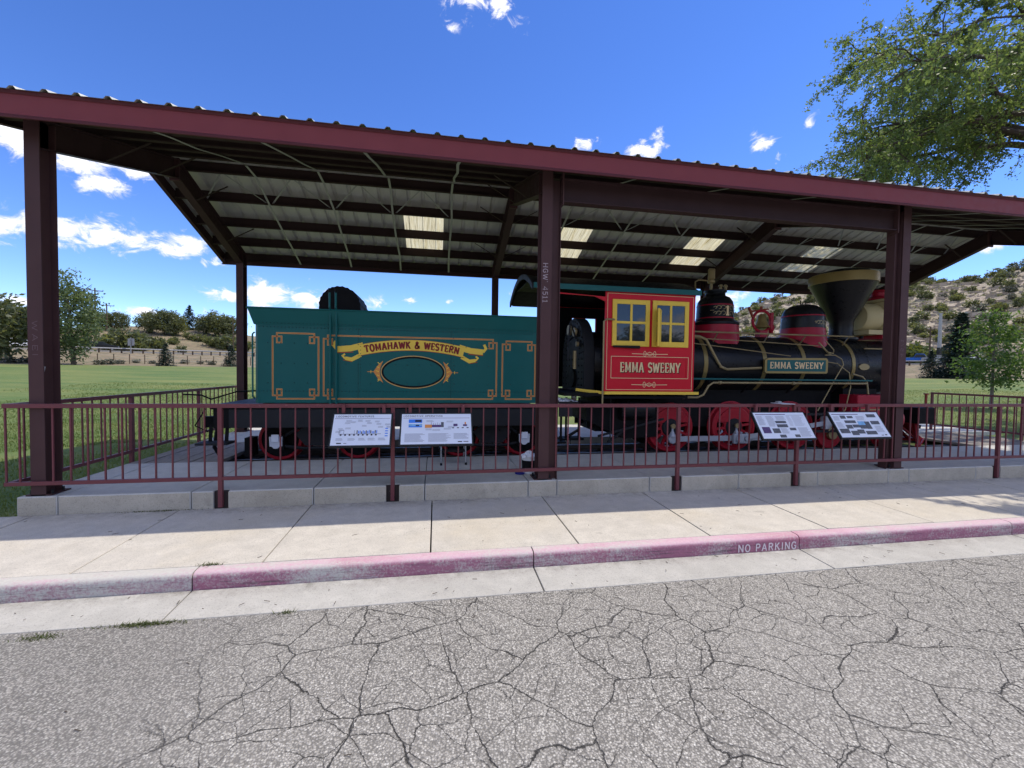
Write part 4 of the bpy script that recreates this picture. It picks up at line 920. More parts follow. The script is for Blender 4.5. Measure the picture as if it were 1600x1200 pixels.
# name board
nb = part('name_board', MB().prism([(11.33,1.60),(11.37,1.57),(12.83,1.58),(12.86,1.61),(12.86,1.87),(12.82,1.91),(11.42,1.89),(11.33,1.85)], 1.99, 2.03, 'y'), 'brass_band', LO)
part('board_field', MB().prism([(11.38,1.615),(12.80,1.622),(12.80,1.865),(11.38,1.848)], 1.984, 1.989, 'y'), 'dark_green', nb)
mb = MB(); lettering(mb, 'EMMA SWEENY', lambda u, v, d: (11.44+u, 1.982-d, 1.672+u*.006+v), .135, .2, .11, total=1.30, gap=.08)
part('board_lettering', mb, 'line_cream', nb, norm=False)
part('builder_plate', MB().prism([(13.92+.14*math.cos(t)*(1 if abs(math.cos(t)) < .8 else .98), 1.74+.07*math.sin(t)) for t in [2*math.pi*k/20 for k in range(20)]], 2.10, 2.125, 'y'), 'brass', LO)
part('check_valve', MB().lathe([(0,-.12),(.06,-.12),(.09,-.04),(.09,.06),(.12,.08)], (14.52, 2.1, 1.62), 'y', 16), 'dark_green', LO)
# cab
cabm = MB()
for y0, y1 in ((NS, NS+.04), (FS-.04, FS)):
    if y0 < 3:
        W = [(7.80,8.52),(8.60,9.32)]
        cabm.box(7.66, 9.48, y0, y1, 1.19, 2.055).box(7.66, 9.48, y0, y1, 2.895, 3.05)
        for a, b in ((7.66,7.81),(8.51,8.61),(9.31,9.48)): cabm.box(a, b, y0, y1, 2.055, 2.895)
    else:
        cabm.box(7.1, 9.48, y0, y1, 1.19, 2.08).box(7.1, 9.48, y0, y1, 2.80, 3.05).box(7.1, 7.72, y0, y1, 2.08, 2.80).box(8.30, 9.48, y0, y1, 2.08, 2.80)
    if y0 < 3: cab = part('cab_side', cabm, 'cab_red', LO, label='near red cab side with lettering')
    else: part('cab_side', cabm, 'cab_red', LO)
    cabm = MB()
part('lintel', MB().prism([(6.55,2.99),(7.66,2.94),(7.66,2.85),(7.60,2.88),(7.45,2.94),(6.55,2.965)], NS+.004, NS+.036, 'y'), 'cab_red', cab)
part('cab_front', MB().box(9.40, 9.44, NS+.045, YC-.66, 1.2, 3.04).box(9.40, 9.44, YC+.66, FS-.045, 1.2, 3.04).box(9.40, 9.44, YC-.66, YC+.66, 2.45, 3.1), 'frame_black', LO)
part('cab_floor', MB().box(6.9, 7.62, NS+.02, FS-.02, 1.10, 1.16).box(7.62, 9.4, NS+.05, FS-.05, 1.05, 1.10), 'frame_black', LO)
part('cab_inner_wall', MB().box(7.72, 9.38, NS+.044, NS+.05, 1.2, 2.04), 'frame_black', LO)
part('cab_inner_wall', MB().box(7.12, 7.70, FS-.05, FS-.044, 1.2, 3.04).box(8.32, 9.38, FS-.05, FS-.044, 1.2, 3.04).box(7.70,8.32,FS-.05,FS-.044,1.2,2.07).box(7.70,8.32,FS-.05,FS-.044,2.81,3.04), 'frame_black', LO)
part('cab_ceiling', MB().prism([(NS-.04,3.035),(YC-.55,3.27),(YC+.55,3.27),(FS+.04,3.035),(FS+.04,3.03),(YC+.55,3.262),(YC-.55,3.262),(NS-.04,3.03)], 6.3, 9.4, 'x'), 'frame_black', LO)
part('far_window_bars', MB().box(7.99,8.03,FS-.045,FS-.01,2.08,2.8).box(7.72,8.30,FS-.045,FS-.01,2.42,2.46), 'frame_black', LO)
# arched cab roof
prof = [(NS-.06+ (FS-NS+.12)*k/20) for k in range(21)]
rz = lambda y: 3.06+.36*(1-((y-YC)/(YC-NS+.06))**2)
rf = part('cab_roof', MB().prism([(y, rz(y)+.03) for y in prof]+[(y, rz(y)-.01) for y in reversed(prof)], 6.28, 9.56, 'x'), 'frame_black', LO)
part('roof_edge', MB().box(6.28, 9.56, NS-.075, NS-.052, 3.03, 3.125), 'dark_green', rf)
part('roof_end_moulding', MB().prism([(y, rz(y)+.05) for y in prof]+[(y, rz(y)-.05) for y in reversed(prof)], 6.245, 6.279, 'x'), 'strap_grey' if 0 else 'dark_steel', rf)
for y in (2.1, 2.75, 3.4): part('roof_carline', MB().box(6.5, 9.3, y-.02, y+.02, rz(y)-.06, rz(y)-.011), 'dark_steel', rf)
# windows
def window(x0, x1, z0, z1, y):
    fr = part('cab_window', MB().box(x0,x0+.085,y,y+.03,z0,z1).box(x1-.085,x1,y,y+.03,z0,z1).box(x0+.085,x1-.085,y,y+.03,z0,z0+.10).box(x0+.085,x1-.085,y,y+.03,z1-.085,z1), 'trim_yellow', LO, bevel=.004)
    xm = (x0+x1)/2; zm = (z0+z1)/2+.01
    part('mullion', MB().box(xm-.022,xm+.022,y+.003,y+.027,z0+.10,z1-.085), 'trim_yellow', fr); part('transom', MB().box(x0+.085,x1-.085,y+.005,y+.025,zm-.022,zm+.022), 'trim_yellow', fr)
    for a, b in ((x0+.085,xm-.022),(xm+.022,x1-.085)):
        for c, d in ((z0+.10,zm-.022),(zm+.022,z1-.085)): part('pane', MB().box(a,b,y+.012,y+.017,c,d), 'window_glass', fr)
window(7.79, 8.53, 2.035, 2.90, NS-.032); window(8.59, 9.335, 2.035, 2.905, NS-.030)
cw = part('open_casement', MB().bar((8.615,NS-.20,2.04),(8.615,NS-.20,2.73),.04,.028).bar((8.735,NS-.04,2.04),(8.735,NS-.04,2.73),.04,.028).bar((8.615,NS-.20,2.715),(8.735,NS-.04,2.715),.03,.05).bar((8.615,NS-.20,2.10),(8.735,NS-.04,2.10),.03,.13), 'trim_yellow', LO)
part('pane', MB().add([(8.625,NS-.187,2.16),(8.73,NS-.047,2.16),(8.73,NS-.047,2.69),(8.625,NS-.187,2.69)], [(0,1,2,3)]), 'window_glass', cw, norm=False)
part('arm_rest', MB().tube([(7.80,NS-.06,2.025),(8.32,NS-.06,2.02)], [.02,.03], 10), 'rubber', LO, smooth=True)
# cab lining and lettering
def cf(u, v, d): return (u, NS-.0022-d, v)
mb = MB()
strip(mb, [(7.70,1.225),(9.44,1.225),(9.44,3.00),(7.70,3.01),(7.70,1.225)], .010, cf, 0)
strip(mb, [(7.79,1.44),(9.36,1.44),(9.36,1.845),(7.79,1.845),(7.79,1.44)], .011, cf, .0003)
for z in (1.90, 1.32):
    strip(mb, [(8.20,z),(8.56,z-.006),(8.93,z)], .012, cf, .0006)
    for sg in (-1, 1): strip(mb, [(8.56+sg*(.10+.025*math.cos(t)), z+sg*0+.05*math.sin(t)) for t in [math.pi*k/8 for k in range(17)]], .010, cf, .0009)
    strip(mb, [(8.48,z),(8.56,z+.035),(8.64,z),(8.56,z-.035),(8.48,z)], .011, cf, .0012)
part('cab_lining', mb, 'line_cream', cab, norm=False)
part('name_panel', MB().box(7.80,9.35,NS-.0018,NS-.0002,1.45,1.835), 'cab_red', cab); part('panel_moulding', MB().box(7.82,9.33,NS-.010,NS-.002,1.80,1.825).box(9.31,9.33,NS-.010,NS-.002,1.46,1.80), 'cab_red', cab)
kw = dict(total=1.23, gap=.085)
mb = MB(); lettering(mb, 'EMMA SWEENY', lambda u, v, d: cf(7.965+u, 1.552+v, .002+d), .185, .19, .12, shift=(.012,-.012), **kw); part('letter_shade', mb, 'frame_black', cab, norm=False)
mb = MB(); lettering(mb, 'EMMA SWEENY', lambda u, v, d: cf(7.965+u, 1.552+v, .0045+d), .185, .165, .10, **kw); part('cab_lettering', mb, 'line_cream', cab, norm=False)
part('base_moulding', MB().box(7.66,9.58,NS-.03,NS+.02,1.135,1.188), 'trim_yellow', cab); part('base_moulding', MB().bar((7.66,NS-.005,1.162),(7.20,NS+.25,1.21),.05,.052), 'trim_yellow', cab)
gr_ = part('grab_rail', MB().tube([(7.82,NS-.05,2.52),(7.66,NS-.06,2.52),(7.61,NS-.06,2.48),(7.61,NS-.06,.90)], .017, 8), 'brass', cab, smooth=True)
# drivers
def driver(x):
    r_ = .505; z = RT+r_; y = 2.20
    t = part('driving_wheel', MB().lathe([(r_-.055,.0),(r_-.10,-.008),(r_-.11,.0),(r_-.11,.08)], (x, y, z), 'y', 40), 'wheel_red', LO, smooth=True)
    part('tyre', MB().lathe([(r_-.056,.001),(r_-.055,-.012),(r_-.012,-.012),(r_,0),(r_,.10),(r_+.03,.11),(r_+.03,.135),(r_-.11,.135),(r_-.11,.08)], (x, y, z), 'y', 40), 'wheel_red', t, smooth=True)
    sp0 = None
    for k in range(12):
        a = 2*math.pi*k/12+.13; ca_, sa_ = math.cos(a), math.sin(a)
        part('spoke', MB().bar((x+.17*ca_, y+.03, z+.17*sa_), (x+(r_-.10)*ca_, y+.04, z+(r_-.10)*sa_), .05, .055, (0,1,0)), 'wheel_red', t)
    part('hub', MB().lathe([(0,-.035),(.17,-.035),(.19,-.01),(.19,.08)], (x, y, z), 'y', 28), 'dark_steel', t, smooth=True)
    part('hub_boss', MB().lathe([(.19,.0),(.215,.005),(.22,.08)], (x, y, z), 'y', 28), 'wheel_red', t, smooth=True)
    pl = [(x+(r_-.11)*math.cos(a), z+(r_-.11)*math.sin(a)) for a in [R(15)+R(150)*k/14 for k in range(15)]]
    part('counterweight', MB().prism(pl, y-.022, y+.06, 'y'), 'wheel_red', t)
    part('crank_boss', MB().lathe([(0,-.05),(.10,-.05),(.11,0),(.11,.06)], (x+.0, y, z-.23), 'y', 20), 'wheel_red', t, smooth=True)
    for sg in (1,): part('far_wheel_disc', MB().lathe([(0,0),(r_,0),(r_,-.1),(0,-.1)], (x, 2*YC-y, z), 'y', 28), 'frame_black', t)
    part('axle', MB().tube([(x,y,z),(x,2*YC-y,z)], .09, 12), 'frame_black', t)
DX = (9.34, 10.80, 12.24); PZ = RT+.505-.23
for x in DX: driver(x)
rod = part('side_rod', MB().box(DX[0], DX[2], 2.10, 2.135, PZ-.055, PZ+.055), 'rod_steel', LO, bevel=.004)
for x in DX:
    part('rod_end', MB().lathe([(0,-.02),(.085,-.02),(.095,0),(.095,.05)], (x, 2.095, PZ), 'y', 20), 'rod_steel', rod, smooth=True)
    oc = part('oil_cup', MB().lathe([(.075,PZ+.06),(.03,PZ+.15),(.02,PZ+.17),(.02,PZ+.22)], (x, 2.11, 0), 'z', 12), 'rod_steel', rod, smooth=True)
    part('oil_cup_cap', MB().lathe([(0,-.02),(.05,-.02),(.052,.0),(.045,.03)], (x, 2.09, PZ+.265), 'y', 16), 'brass', oc, smooth=True)
mr_ = part('main_rod', MB().bar((10.80,2.05,PZ), (13.0,2.05,.52), .032, .10), 'rod_steel', LO, bevel=.004)
part('big_end', MB().box(10.68,11.06,2.015,2.075,PZ-.10,PZ+.10).lathe([(0,-.04),(.08,-.04),(.085,.02)], (10.80,2.01,PZ), 'y', 18).lathe([(0,-.03),(.05,-.03),(.055,.02)], (10.97,2.01,PZ), 'y', 14).box(10.72,10.76,2.02,2.07,PZ+.1,PZ+.15).box(10.84,10.88,2.02,2.07,PZ+.1,PZ+.14).box(10.96,11.0,2.02,2.07,PZ+.1,PZ+.13), 'rod_steel', mr_, bevel=.008)
ch = part('crosshead', MB().box(12.85,13.12,1.98,2.12,.38,.66), 'rod_steel', LO, bevel=.01)
part('crosshead_guides', MB().box(12.4,13.6,2.0,2.1,.68,.73).box(12.4,13.6,2.0,2.1,.31,.36), 'dark_steel', LO)
cy = part('cylinder_block', MB().box(13.50,14.62,1.86,2.30,.66,1.13), 'dome_red', LO, bevel=.02)
part('cylinder', MB().lathe([(0,13.46),(.27,13.46),(.29,13.50),(.29,14.62),(.27,14.66),(0,14.66)], (0, 2.06, .60), 'x', 28), 'dome_red', LO, smooth=True)
part('steam_chest_trim', MB().box(13.52,14.60,1.852,1.862,.80,.83), 'brass', cy)
part('saddle', MB().box(13.6,14.5,2.3,3.2,.6,1.25), 'frame_black', LO)
for x in (13.20, 14.75):
    w_ = plain_wheel(LO, x, .325, 2.22, 'pilot_wheel'); part('wheel_face', MB().lathe([(0,-.03),(.12,-.03),(.14,-.01),(.27,-.005)], (x, 2.215, RT+.325), 'y', 24), 'wheel_red', w_, smooth=True)
    part('axle_cap', MB().lathe([(0,-.09),(.115,-.085),(.125,-.03)], (x, 2.205, RT+.325), 'y', 20), 'brass', w_, smooth=True)
    part('far_wheel_disc', MB().lathe([(0,0),(.325,0),(.325,-.1),(0,-.1)], (x, 3.28, RT+.325), 'y', 24), 'frame_black', w_)
part('reverse_linkage', MB().bar((7.7,2.0,.30),(9.1,2.05,.62),.03,.04).bar((7.95,2.1,.16),(8.35,2.1,.45),.03,.05).tube([(7.95,2.0,1.05),(7.95,2.0,.25)], .012, 6), 'dark_steel', LO)
part('ash_pan', MB().prism([(7.5,.9),(9.0,.9),(9.0,.25),(8.3,.22),(7.5,.6)], YC-.62, YC+.62, 'y'), 'frame_black', LO)
part('air_tank', MB().lathe([(0,8.15),(.19,8.16),(.21,8.22),(.21,8.78),(.19,8.84),(0,8.85)], (0, 2.1, .82), 'x', 20), 'boiler_black', LO, smooth=True)
cs = part('cab_step', MB().box(7.0,7.42,2.02,2.32,.22,.26).bar((7.08,2.1,.26),(7.08,2.1,1.05),.04,.02).bar((7.34,2.1,.26),(7.34,2.1,1.05),.04,.02), 'frame_black', LO)
# pilot beam and cowcatcher
pb = part('pilot_beam', MB().box(15.05,15.50,1.80,3.70,.50,.86), 'frame_black', LO, bevel=.02)
part('flag_post', MB().tube([(15.42,1.95,.86),(15.42,1.95,1.14)], .025, 8).lathe([(.05,1.14),(.05,1.17),(0,1.17)], (15.42,1.95,0), 'z', 10), 'copper_red', pb)
part('pilot_deck', MB().box(14.7,15.05,1.95,3.55,.80,.86), 'frame_black', pb)
cow = part('cowcatcher', MB().bar((15.28,1.98,-.02),(16.45,YC,-.02),.08,.07).bar((15.28,2*YC-1.98,-.02),(16.45,YC,-.02),.08,.07), 'wheel_red', LO)
for sg in (-1, 1):
    for k in range(9):
        t = (k+.3)/9; b_ = (15.28+1.17*t, YC+sg*(YC-1.98)*(1-t), 0); a_ = (15.42, YC+sg*.62*(1-t), .62)
        part('pilot_bar', MB().bar(a_, b_, .045, .06), 'wheel_red', cow)
part('front_drawbar', MB().bar((15.45,YC,.62),(16.35,YC,.30),.09,.08), 'frame_black', LO)
ap = part('apron_plate', MB().box(6.46, 7.22, 1.78, 3.72, .955, .985), 'dark_steel', TD)
part('apron_skirt', MB().box(6.50, 6.78, 1.82, 1.85, .68, .954).box(6.86, 7.12, 1.84, 1.87, .70, .954), 'dark_steel', ap)
sp_ = part('boarding_step', MB().box(6.55, 7.0, 1.80, 2.10, .20, .235).bar((6.64,1.9,.235),(6.64,1.9,.70),.04,.02).bar((6.92,1.9,.235),(6.92,1.9,.70),.04,.02), 'frame_black', TD)
part('air_hose', MB().tube([(6.5,2.3,.6),(6.62,2.25,.35),(6.8,2.2,.22),(7.1,2.2,.24),(7.4,2.25,.40)], .03, 8), 'rubber', TD, smooth=True)

# ------------------------------------------------------------------ interpretive panels on the railing
def panel(name, label, x0, x1, style, skew=0):
    zt, zb, yt, yb = .955, .60, -.125, -.375
    t = thing(name, label, 'sign', ((x0+x1)/2, -.1, zt))
    W = x1-x0; e = (Vector((0, yb, zb))-Vector((0, yt, zt))); H = e.length; e.normalize(); nrm = Vector((1,0,0)).cross(e)*-1
    if nrm.z < 0: nrm = -nrm
    def pf(u, v, d=0):   # u along 0..W, v down 0..H
        p = Vector((x0+u, yt, zt))+e*v+nrm*(.011+d); return tuple(p)
    fr = MB(); c0 = [Vector((x0-.02, yt, zt))-e*.02, Vector((x1+.02, yt, zt))-e*.02, Vector((x1+.02, yt, zt))+e*(H+.02), Vector((x0-.02, yt, zt))+e*(H+.02)]
    fr.add([p-nrm*.028 for p in c0]+[p+nrm*.010 for p in c0], [(0,3,2,1),(4,5,6,7),(0,1,5,4),(1,2,6,5),(2,3,7,6),(3,0,4,7)])
    part('frame', fr, 'panel_frame', t, bevel=.004)
    sh = MB(); sh.add([pf(0,0),pf(W,0),pf(W,H),pf(0,H)], [(0,1,2,3)]); s_ = part('printed_sheet', sh, 'sheet_white', t, norm=False)
    for ax in (.10, W-.10): part('mounting_arm', MB().box(x0+ax-.02, x0+ax+.02, -.13, -.060, .93, 1.082).box(x0+ax-.02, x0+ax+.02, -.37, -.13, .0, .001) if 0 else MB().box(x0+ax-.02, x0+ax+.02, -.100, -.060, .90, 1.082), 'maroon_rail', t)
    layers = {}
    def rect(mat, u0, v0, u1, v1, d=.0012):
        m = layers.setdefault(mat, MB()); d += .00008*(len(m.f) % 9); m.add([pf(u0*W,v0*H,d),pf(u1*W,v0*H,d),pf(u1*W,v1*H,d),pf(u0*W,v1*H,d)], [(0,1,2,3)])
    rg = random.Random(len(label))
    def textblock(u0, v0, u1, v1, step=.028):
        v = v0
        while v < v1:
            rect('print_grey', u0, v, u1-(u1-u0)*rg.uniform(0, .25), v+step*.30); v += step
    ttl = MB()
    def tf(u, v, d): return pf(u, .10*H-v, .0015+d)
    if style == 0:
        lettering(ttl, 'LOCOMOTIVE FEATURES', tf, .024, .16, .1, total=W*.66, gap=.1, x0=.025); rect('print_purple', .02, .135, .98, .145)
        for u, v in ((.22,.20),(.30,.24),(.42,.18),(.55,.20),(.20,.27),(.58,.27),(.72,.22),(.75,.30),(.10,.46),(.22,.44),(.90,.32),(.50,.36),(.78,.40),(.06,.55),(.93,.40)): textblock(u, v, u+.10, v+.06, .02)
        for i in range(14): rect('print_blue' if i % 3 else 'print_dark', .42+.026*i, .52+.05*rg.random(), .435+.026*i, .62+.02*rg.random())
        rect('print_grey', .12, .52, .20, .535); rect('print_grey', .12, .64, .84, .655); rect('print_grey', .12, .52, .128, .65); rect('print_grey', .38, .52, .385, .65); rect('print_grey', .20, .52, .205, .65)
        for i in range(9): rect('print_dark', .14+.075*i, .655, .17+.075*i, .70)
        for v in (.46, .54, .62, .70): rect('print_blue', .91, v, .96, v+.03)
        for u in (.08, .28, .46, .62, .80): textblock(u, .78, u+.13, .86, .022)
        rect('print_dark', .10, .92, .18, .955); rect('print_grey', .22, .93, .27, .95)
    elif style == 1:
        lettering(ttl, 'LOCOMOTIVE OPERATION', tf, .024, .16, .1, total=W*.56, gap=.1, x0=.02); rect('print_purple', .02, .135, .98, .145)
        rect('print_blue', .10, .18, .29, .30); rect('print_dark', .19, .20, .28, .27, .002); rect('print_sky', .10, .34, .29, .45); rect('print_blue', .10, .41, .29, .45, .002); rect('print_dark', .20, .37, .25, .41, .0022)
        rect('print_orange', .33, .36, .43, .47); rect('print_purple', .43, .37, .56, .45); rect('print_photo', .56, .28, .60, .45)
        for i in range(6): rect('print_grey', .42+.03*i, .27+.05*rg.random(), .425+.03*i, .37)
        rect('print_dark', .72, .46, .75, .49); rect('print_dark', .79, .46, .82, .49); rect('print_dark', .86, .46, .89, .49); rect('print_dark', .93, .46, .96, .49); rect('print_purple', .74, .34, .80, .42); rect('print_purple', .88, .36, .94, .42); rect('print_orange', .905, .28, .925, .36)
        for u, v in ((.34,.50),(.44,.52),(.60,.48),(.64,.24),(.66,.42),(.35,.22)): textblock(u, v, u+.11, v+.06, .02)
        textblock(.05, .66, .33, .92); textblock(.38, .66, .70, .92); textblock(.74, .66, .96, .84); rect('print_dark', .80, .92, .86, .95); rect('print_grey', .88, .92, .95, .95)
    elif style == 2:
        rect('print_purple', .03, .06, .62, .085); rect('print_grey', .62, .10, .98, .108)
        textblock(.03, .14, .17, .50, .026); textblock(.21, .14, .36, .55, .026); textblock(.40, .14, .60, .30, .026)
        for a in ((.36,.33,.57,.42),(.36,.46,.57,.58)): rect('print_photo', *a)
        rect('print_purple', .05, .56, .20, .80); rect('print_photo', .24, .62, .38, .80); rect('print_photo', .33, .86, .45, .97); rect('print_photo', .62, .86, .72, .96); rect('print_photo', .58, .60, .70, .70)
        for i in range(9): textblock(.62+.0, .14+.045*i, .70, .15+.045*i, .03); textblock(.72, .14+.045*i, .93, .15+.045*i, .03)
        textblock(.40, .62, .55, .82, .026); textblock(.74, .60, .96, .94, .03)
    else:
        rect('print_purple', .03, .07, .58, .095)
        textblock(.03, .16, .16, .34, .026); textblock(.03, .40, .17, .62, .026); textblock(.50, .16, .70, .34, .026); textblock(.78, .56, .94, .82, .026)
        for a in ((.18,.13,.29,.26),(.32,.15,.44,.24),(.22,.33,.45,.44),(.20,.51,.33,.66),(.34,.50,.48,.62),(.03,.66,.22,.84),(.24,.75,.38,.92),(.38,.70,.52,.86),(.54,.76,.76,.90),(.74,.08,.93,.21),(.75,.36,.93,.50),(.62,.38,.72,.68)): rect('print_photo', *a)
        rect('print_sky', .48, .37, .64, .52); rect('print_photo', .48, .52, .66, .67); rect('print_dark', .90, .90, .94, .94); rect('print_grey', .82, .92, .87, .95)
    for m, b in layers.items(): part('print', b, m, s_, kind='stuff', norm=False)
    if ttl.v: part('title', ttl, 'print_dark', s_, norm=False)
panel('interpretive_panel', 'tilted white panel titled LOCOMOTIVE FEATURES on the front railing', 3.32, 4.02, 0)
panel('interpretive_panel', 'tilted white panel titled LOCOMOTIVE OPERATION on the front railing', 4.155, 5.05, 1)
panel('interpretive_panel', 'tilted white text and photo panel below the clipboard on the railing', 9.32, 10.20, 2)
panel('interpretive_panel', 'tilted white panel covered in photos beside the right front column', 10.67, 11.56, 3)

# ------------------------------------------------------------------ small things left by the workers
bk = thing('plastic_bucket', 'small clear white bucket with dark contents beside the middle column', 'bucket', (5.99, .46, .003))
part('shell', MB().lathe([(.098,.004),(.108,.26),(.114,.262),(.114,.25),(.104,.245),(.094,.012),(0,.012)], (5.99, .46, 0), 'z', 24), 'bucket_plastic', bk, smooth=True)
part('contents', MB().lathe([(0,.20),(.101,.20),(.1005,.20)], (5.99, .46, 0), 'z', 24).lathe([(.1095,.20),(.1035,.05)], (5.99,.46,0), 'z', 24), 'frame_black', bk)
def rag(name, label, c, r_, n=9, fl=.35, mat='rag'):
    rg = random.Random(hash(label) % 999); mb = MB(); k = 22
    for i in range(k):
        for j in range(k):
            u, v = i/(k-1)*2-1, j/(k-1)*2-1; q = math.hypot(u, v)
            z = (.5-.45*q)*fl+.30*fl*mnoise.noise(Vector((u*2.2, v*2.2, n)))+.2*fl*mnoise.noise(Vector((u*6, v*6, n+3)))
            mb.v.append((c[0]+u*r_*(1+.25*mnoise.noise(Vector((v*2, n, 0)))), c[1]+v*r_*(1+.25*mnoise.noise(Vector((u*2, n, 4)))), c[2]+max(.004, z*r_*2)))
    for i in range(k-1):
        for j in range(k-1): mb.f.append((i*k+j, i*k+j+1, (i+1)*k+j+1, (i+1)*k+j))
    return tag(part(name, mb, mat, smooth=True, norm=False), label, 'rag')
rag('rag', 'crumpled white rag heaped on the bucket beside the middle column', (5.99,.46,.245), .115, 5, .8)
ld = thing('bucket_lid', 'blue round lid lying on the platform left of the bucket', 'lid', (5.84, .40, .003))
part('disc', MB().lathe([(0,.016),(.068,.016),(.072,.012),(.072,.003),(.066,.003)], (5.84,.40,0), 'z', 24), 'lid_blue', ld, smooth=True); part('rim', MB().lathe([(.066,.017),(.070,.022),(.0735,.017),(.0735,.012)], (5.84,.40,0), 'z', 24), 'lid_blue', ld, smooth=True)
stl = thing('step_stool', 'dark folding step stool behind the LOCOMOTIVE OPERATION panel', 'stool', (4.88, 1.3, 0))
part('seat', MB().box(4.66,5.10,1.28,1.55,.44,.475), 'rubber', stl, bevel=.01); part('step', MB().box(4.69,5.07,1.16,1.36,.20,.225), 'rubber', stl, bevel=.01)
for x in (4.68, 5.08):
    l = part('leg', MB().tube([(x,1.11,.02),(x,1.34,.44)], .012, 6), 'steel_galv', stl); part('foot', MB().lathe([(0,.001),(.02,.001),(.018,.04)], (x,1.105,0), 'z', 8), 'rubber', l)
    l = part('leg', MB().tube([(x,1.68,.02),(x,1.46,.44)], .012, 6), 'steel_galv', stl)
cbd = thing('clipboard', 'white clipboard lying on the top rail above the third panel', 'clipboard', (9.93, -.03, 1.091))
part('board', MB().box(9.83,10.05,-.15,.10,1.0915,1.098), 'white_cover', cbd); part('clip', MB().prism([(9.90,1.0985),(9.98,1.0985),(9.965,1.125),(9.915,1.125)], .03, .09, 'y'), 'steel_galv', cbd)
rag('rag', 'spread white rags on the plate between tender and cab', (7.02,1.92,.986), .17, 2, .35); rag('rag', 'crumpled white cloth beside the yellow cup between tender and cab', (6.86,1.94,.986), .10, 8, .8)
cu = thing('paint_cup', 'yellow cup standing on the plate between tender and cab', 'cup', (6.74,1.92,.986)); part('body', MB().lathe([(0,.99),(.062,.99),(.075,1.17),(.070,1.17),(.058,1.0),(0,1.0)], (6.74,1.92,0), 'z', 20), 'cup_yellow', cu, smooth=True); part('rim', MB().lathe([(.070,1.171),(.080,1.171),(.080,1.16),(.0755,1.155)], (6.74,1.92,0), 'z', 20), 'cup_yellow', cu, smooth=True)
jr = thing('glass_jar', 'clear glass jar of pinkish liquid beside the cab step', 'jar', (7.20,1.98,.986)); part('glass', MB().lathe([(0,.99),(.05,.99),(.052,1.10),(.045,1.13),(.045,1.15)], (7.18,1.95,0), 'z', 20), 'jar_glass', jr, smooth=True); part('liquid', MB().lathe([(0,1.06),(.046,1.06),(.046,.995),(0,.995)], (7.18,1.95,0), 'z', 20), 'copper_red', jr, smooth=True)

# ------------------------------------------------------------------ vegetation
def pol(a, r): return Vector((CAM.x+r*math.sin(R(a)), CAM.y+r*math.cos(R(a)), 0))
def onground(a, r): p = pol(a, r); p.z = gh(p.x, p.y)-.05; return p
def leafq(mb, p, s, rg, flat=0):
    n = Vector((rg.gauss(0,1), rg.gauss(0,1), rg.gauss(0,1)+flat)).normalized(); t = n.orthogonal().normalized(); t = Matrix.Rotation(rg.uniform(0, 6.28), 3, n) @ t; b = n.cross(t)
    o = len(mb.v); mb.v += [tuple(p-t*s), tuple(p+b*s*.5), tuple(p+t*s), tuple(p-b*s*.5)]; mb.f.append((o, o+1, o+2, o+3))
def crown(rg, c, rad, nclump, nleaf, s, clr=.34, hollow=.35):
    mb = MB()
    for _ in range(nclump):
        d = Vector((rg.gauss(0,1), rg.gauss(0,1), rg.gauss(0,1))).normalized()*rg.uniform(hollow, 1.0)**.6
        q = Vector(c)+Vector((d.x*rad[0], d.y*rad[1], d.z*rad[2])); k = clr*rg.uniform(.6, 1.3)*min(rad)
        for _ in range(nleaf):
            e = Vector((rg.gauss(0,1), rg.gauss(0,1), rg.gauss(0,.8)))*k*.55; leafq(mb, q+e, s*rg.uniform(.6, 1.3), rg)
    return mb
def limb(mb, pts, r0, r1, n=6): 
    m = len(pts); mb.tube(pts, [r0+(r1-r0)*i/(m-1) for i in range(m)], n, caps=False)
def proto_tree(name, seed, H, rad, base, mat, bark, ncl, nl, s, label, lean=0):
    rg = random.Random(seed); t = thing(name, label, 'tree'); tr = MB()
    top = Vector((lean*.6, 0, H*.75)); limb(tr, [(0,0,0),(lean*.15,.02,H*.3),tuple(top)], H*.022, H*.006)
    for k in range(9):
        a = k*2.4; z = H*(.3+.05*k); limb(tr, [(lean*z/H*.6,0,z),(rad[0]*.45*math.cos(a)+lean*z/H*.8, rad[1]*.45*math.sin(a), z+H*.08),(rad[0]*.8*math.cos(a)+lean*z/H, rad[1]*.8*math.sin(a), z+H*.16)], H*.008, H*.002, 5)
    part('trunk', tr, bark, t, smooth=True, norm=False)
    part('crown', crown(rg, (lean*.5, 0, base), rad, ncl, nl, s), mat, t, norm=False)
    return t
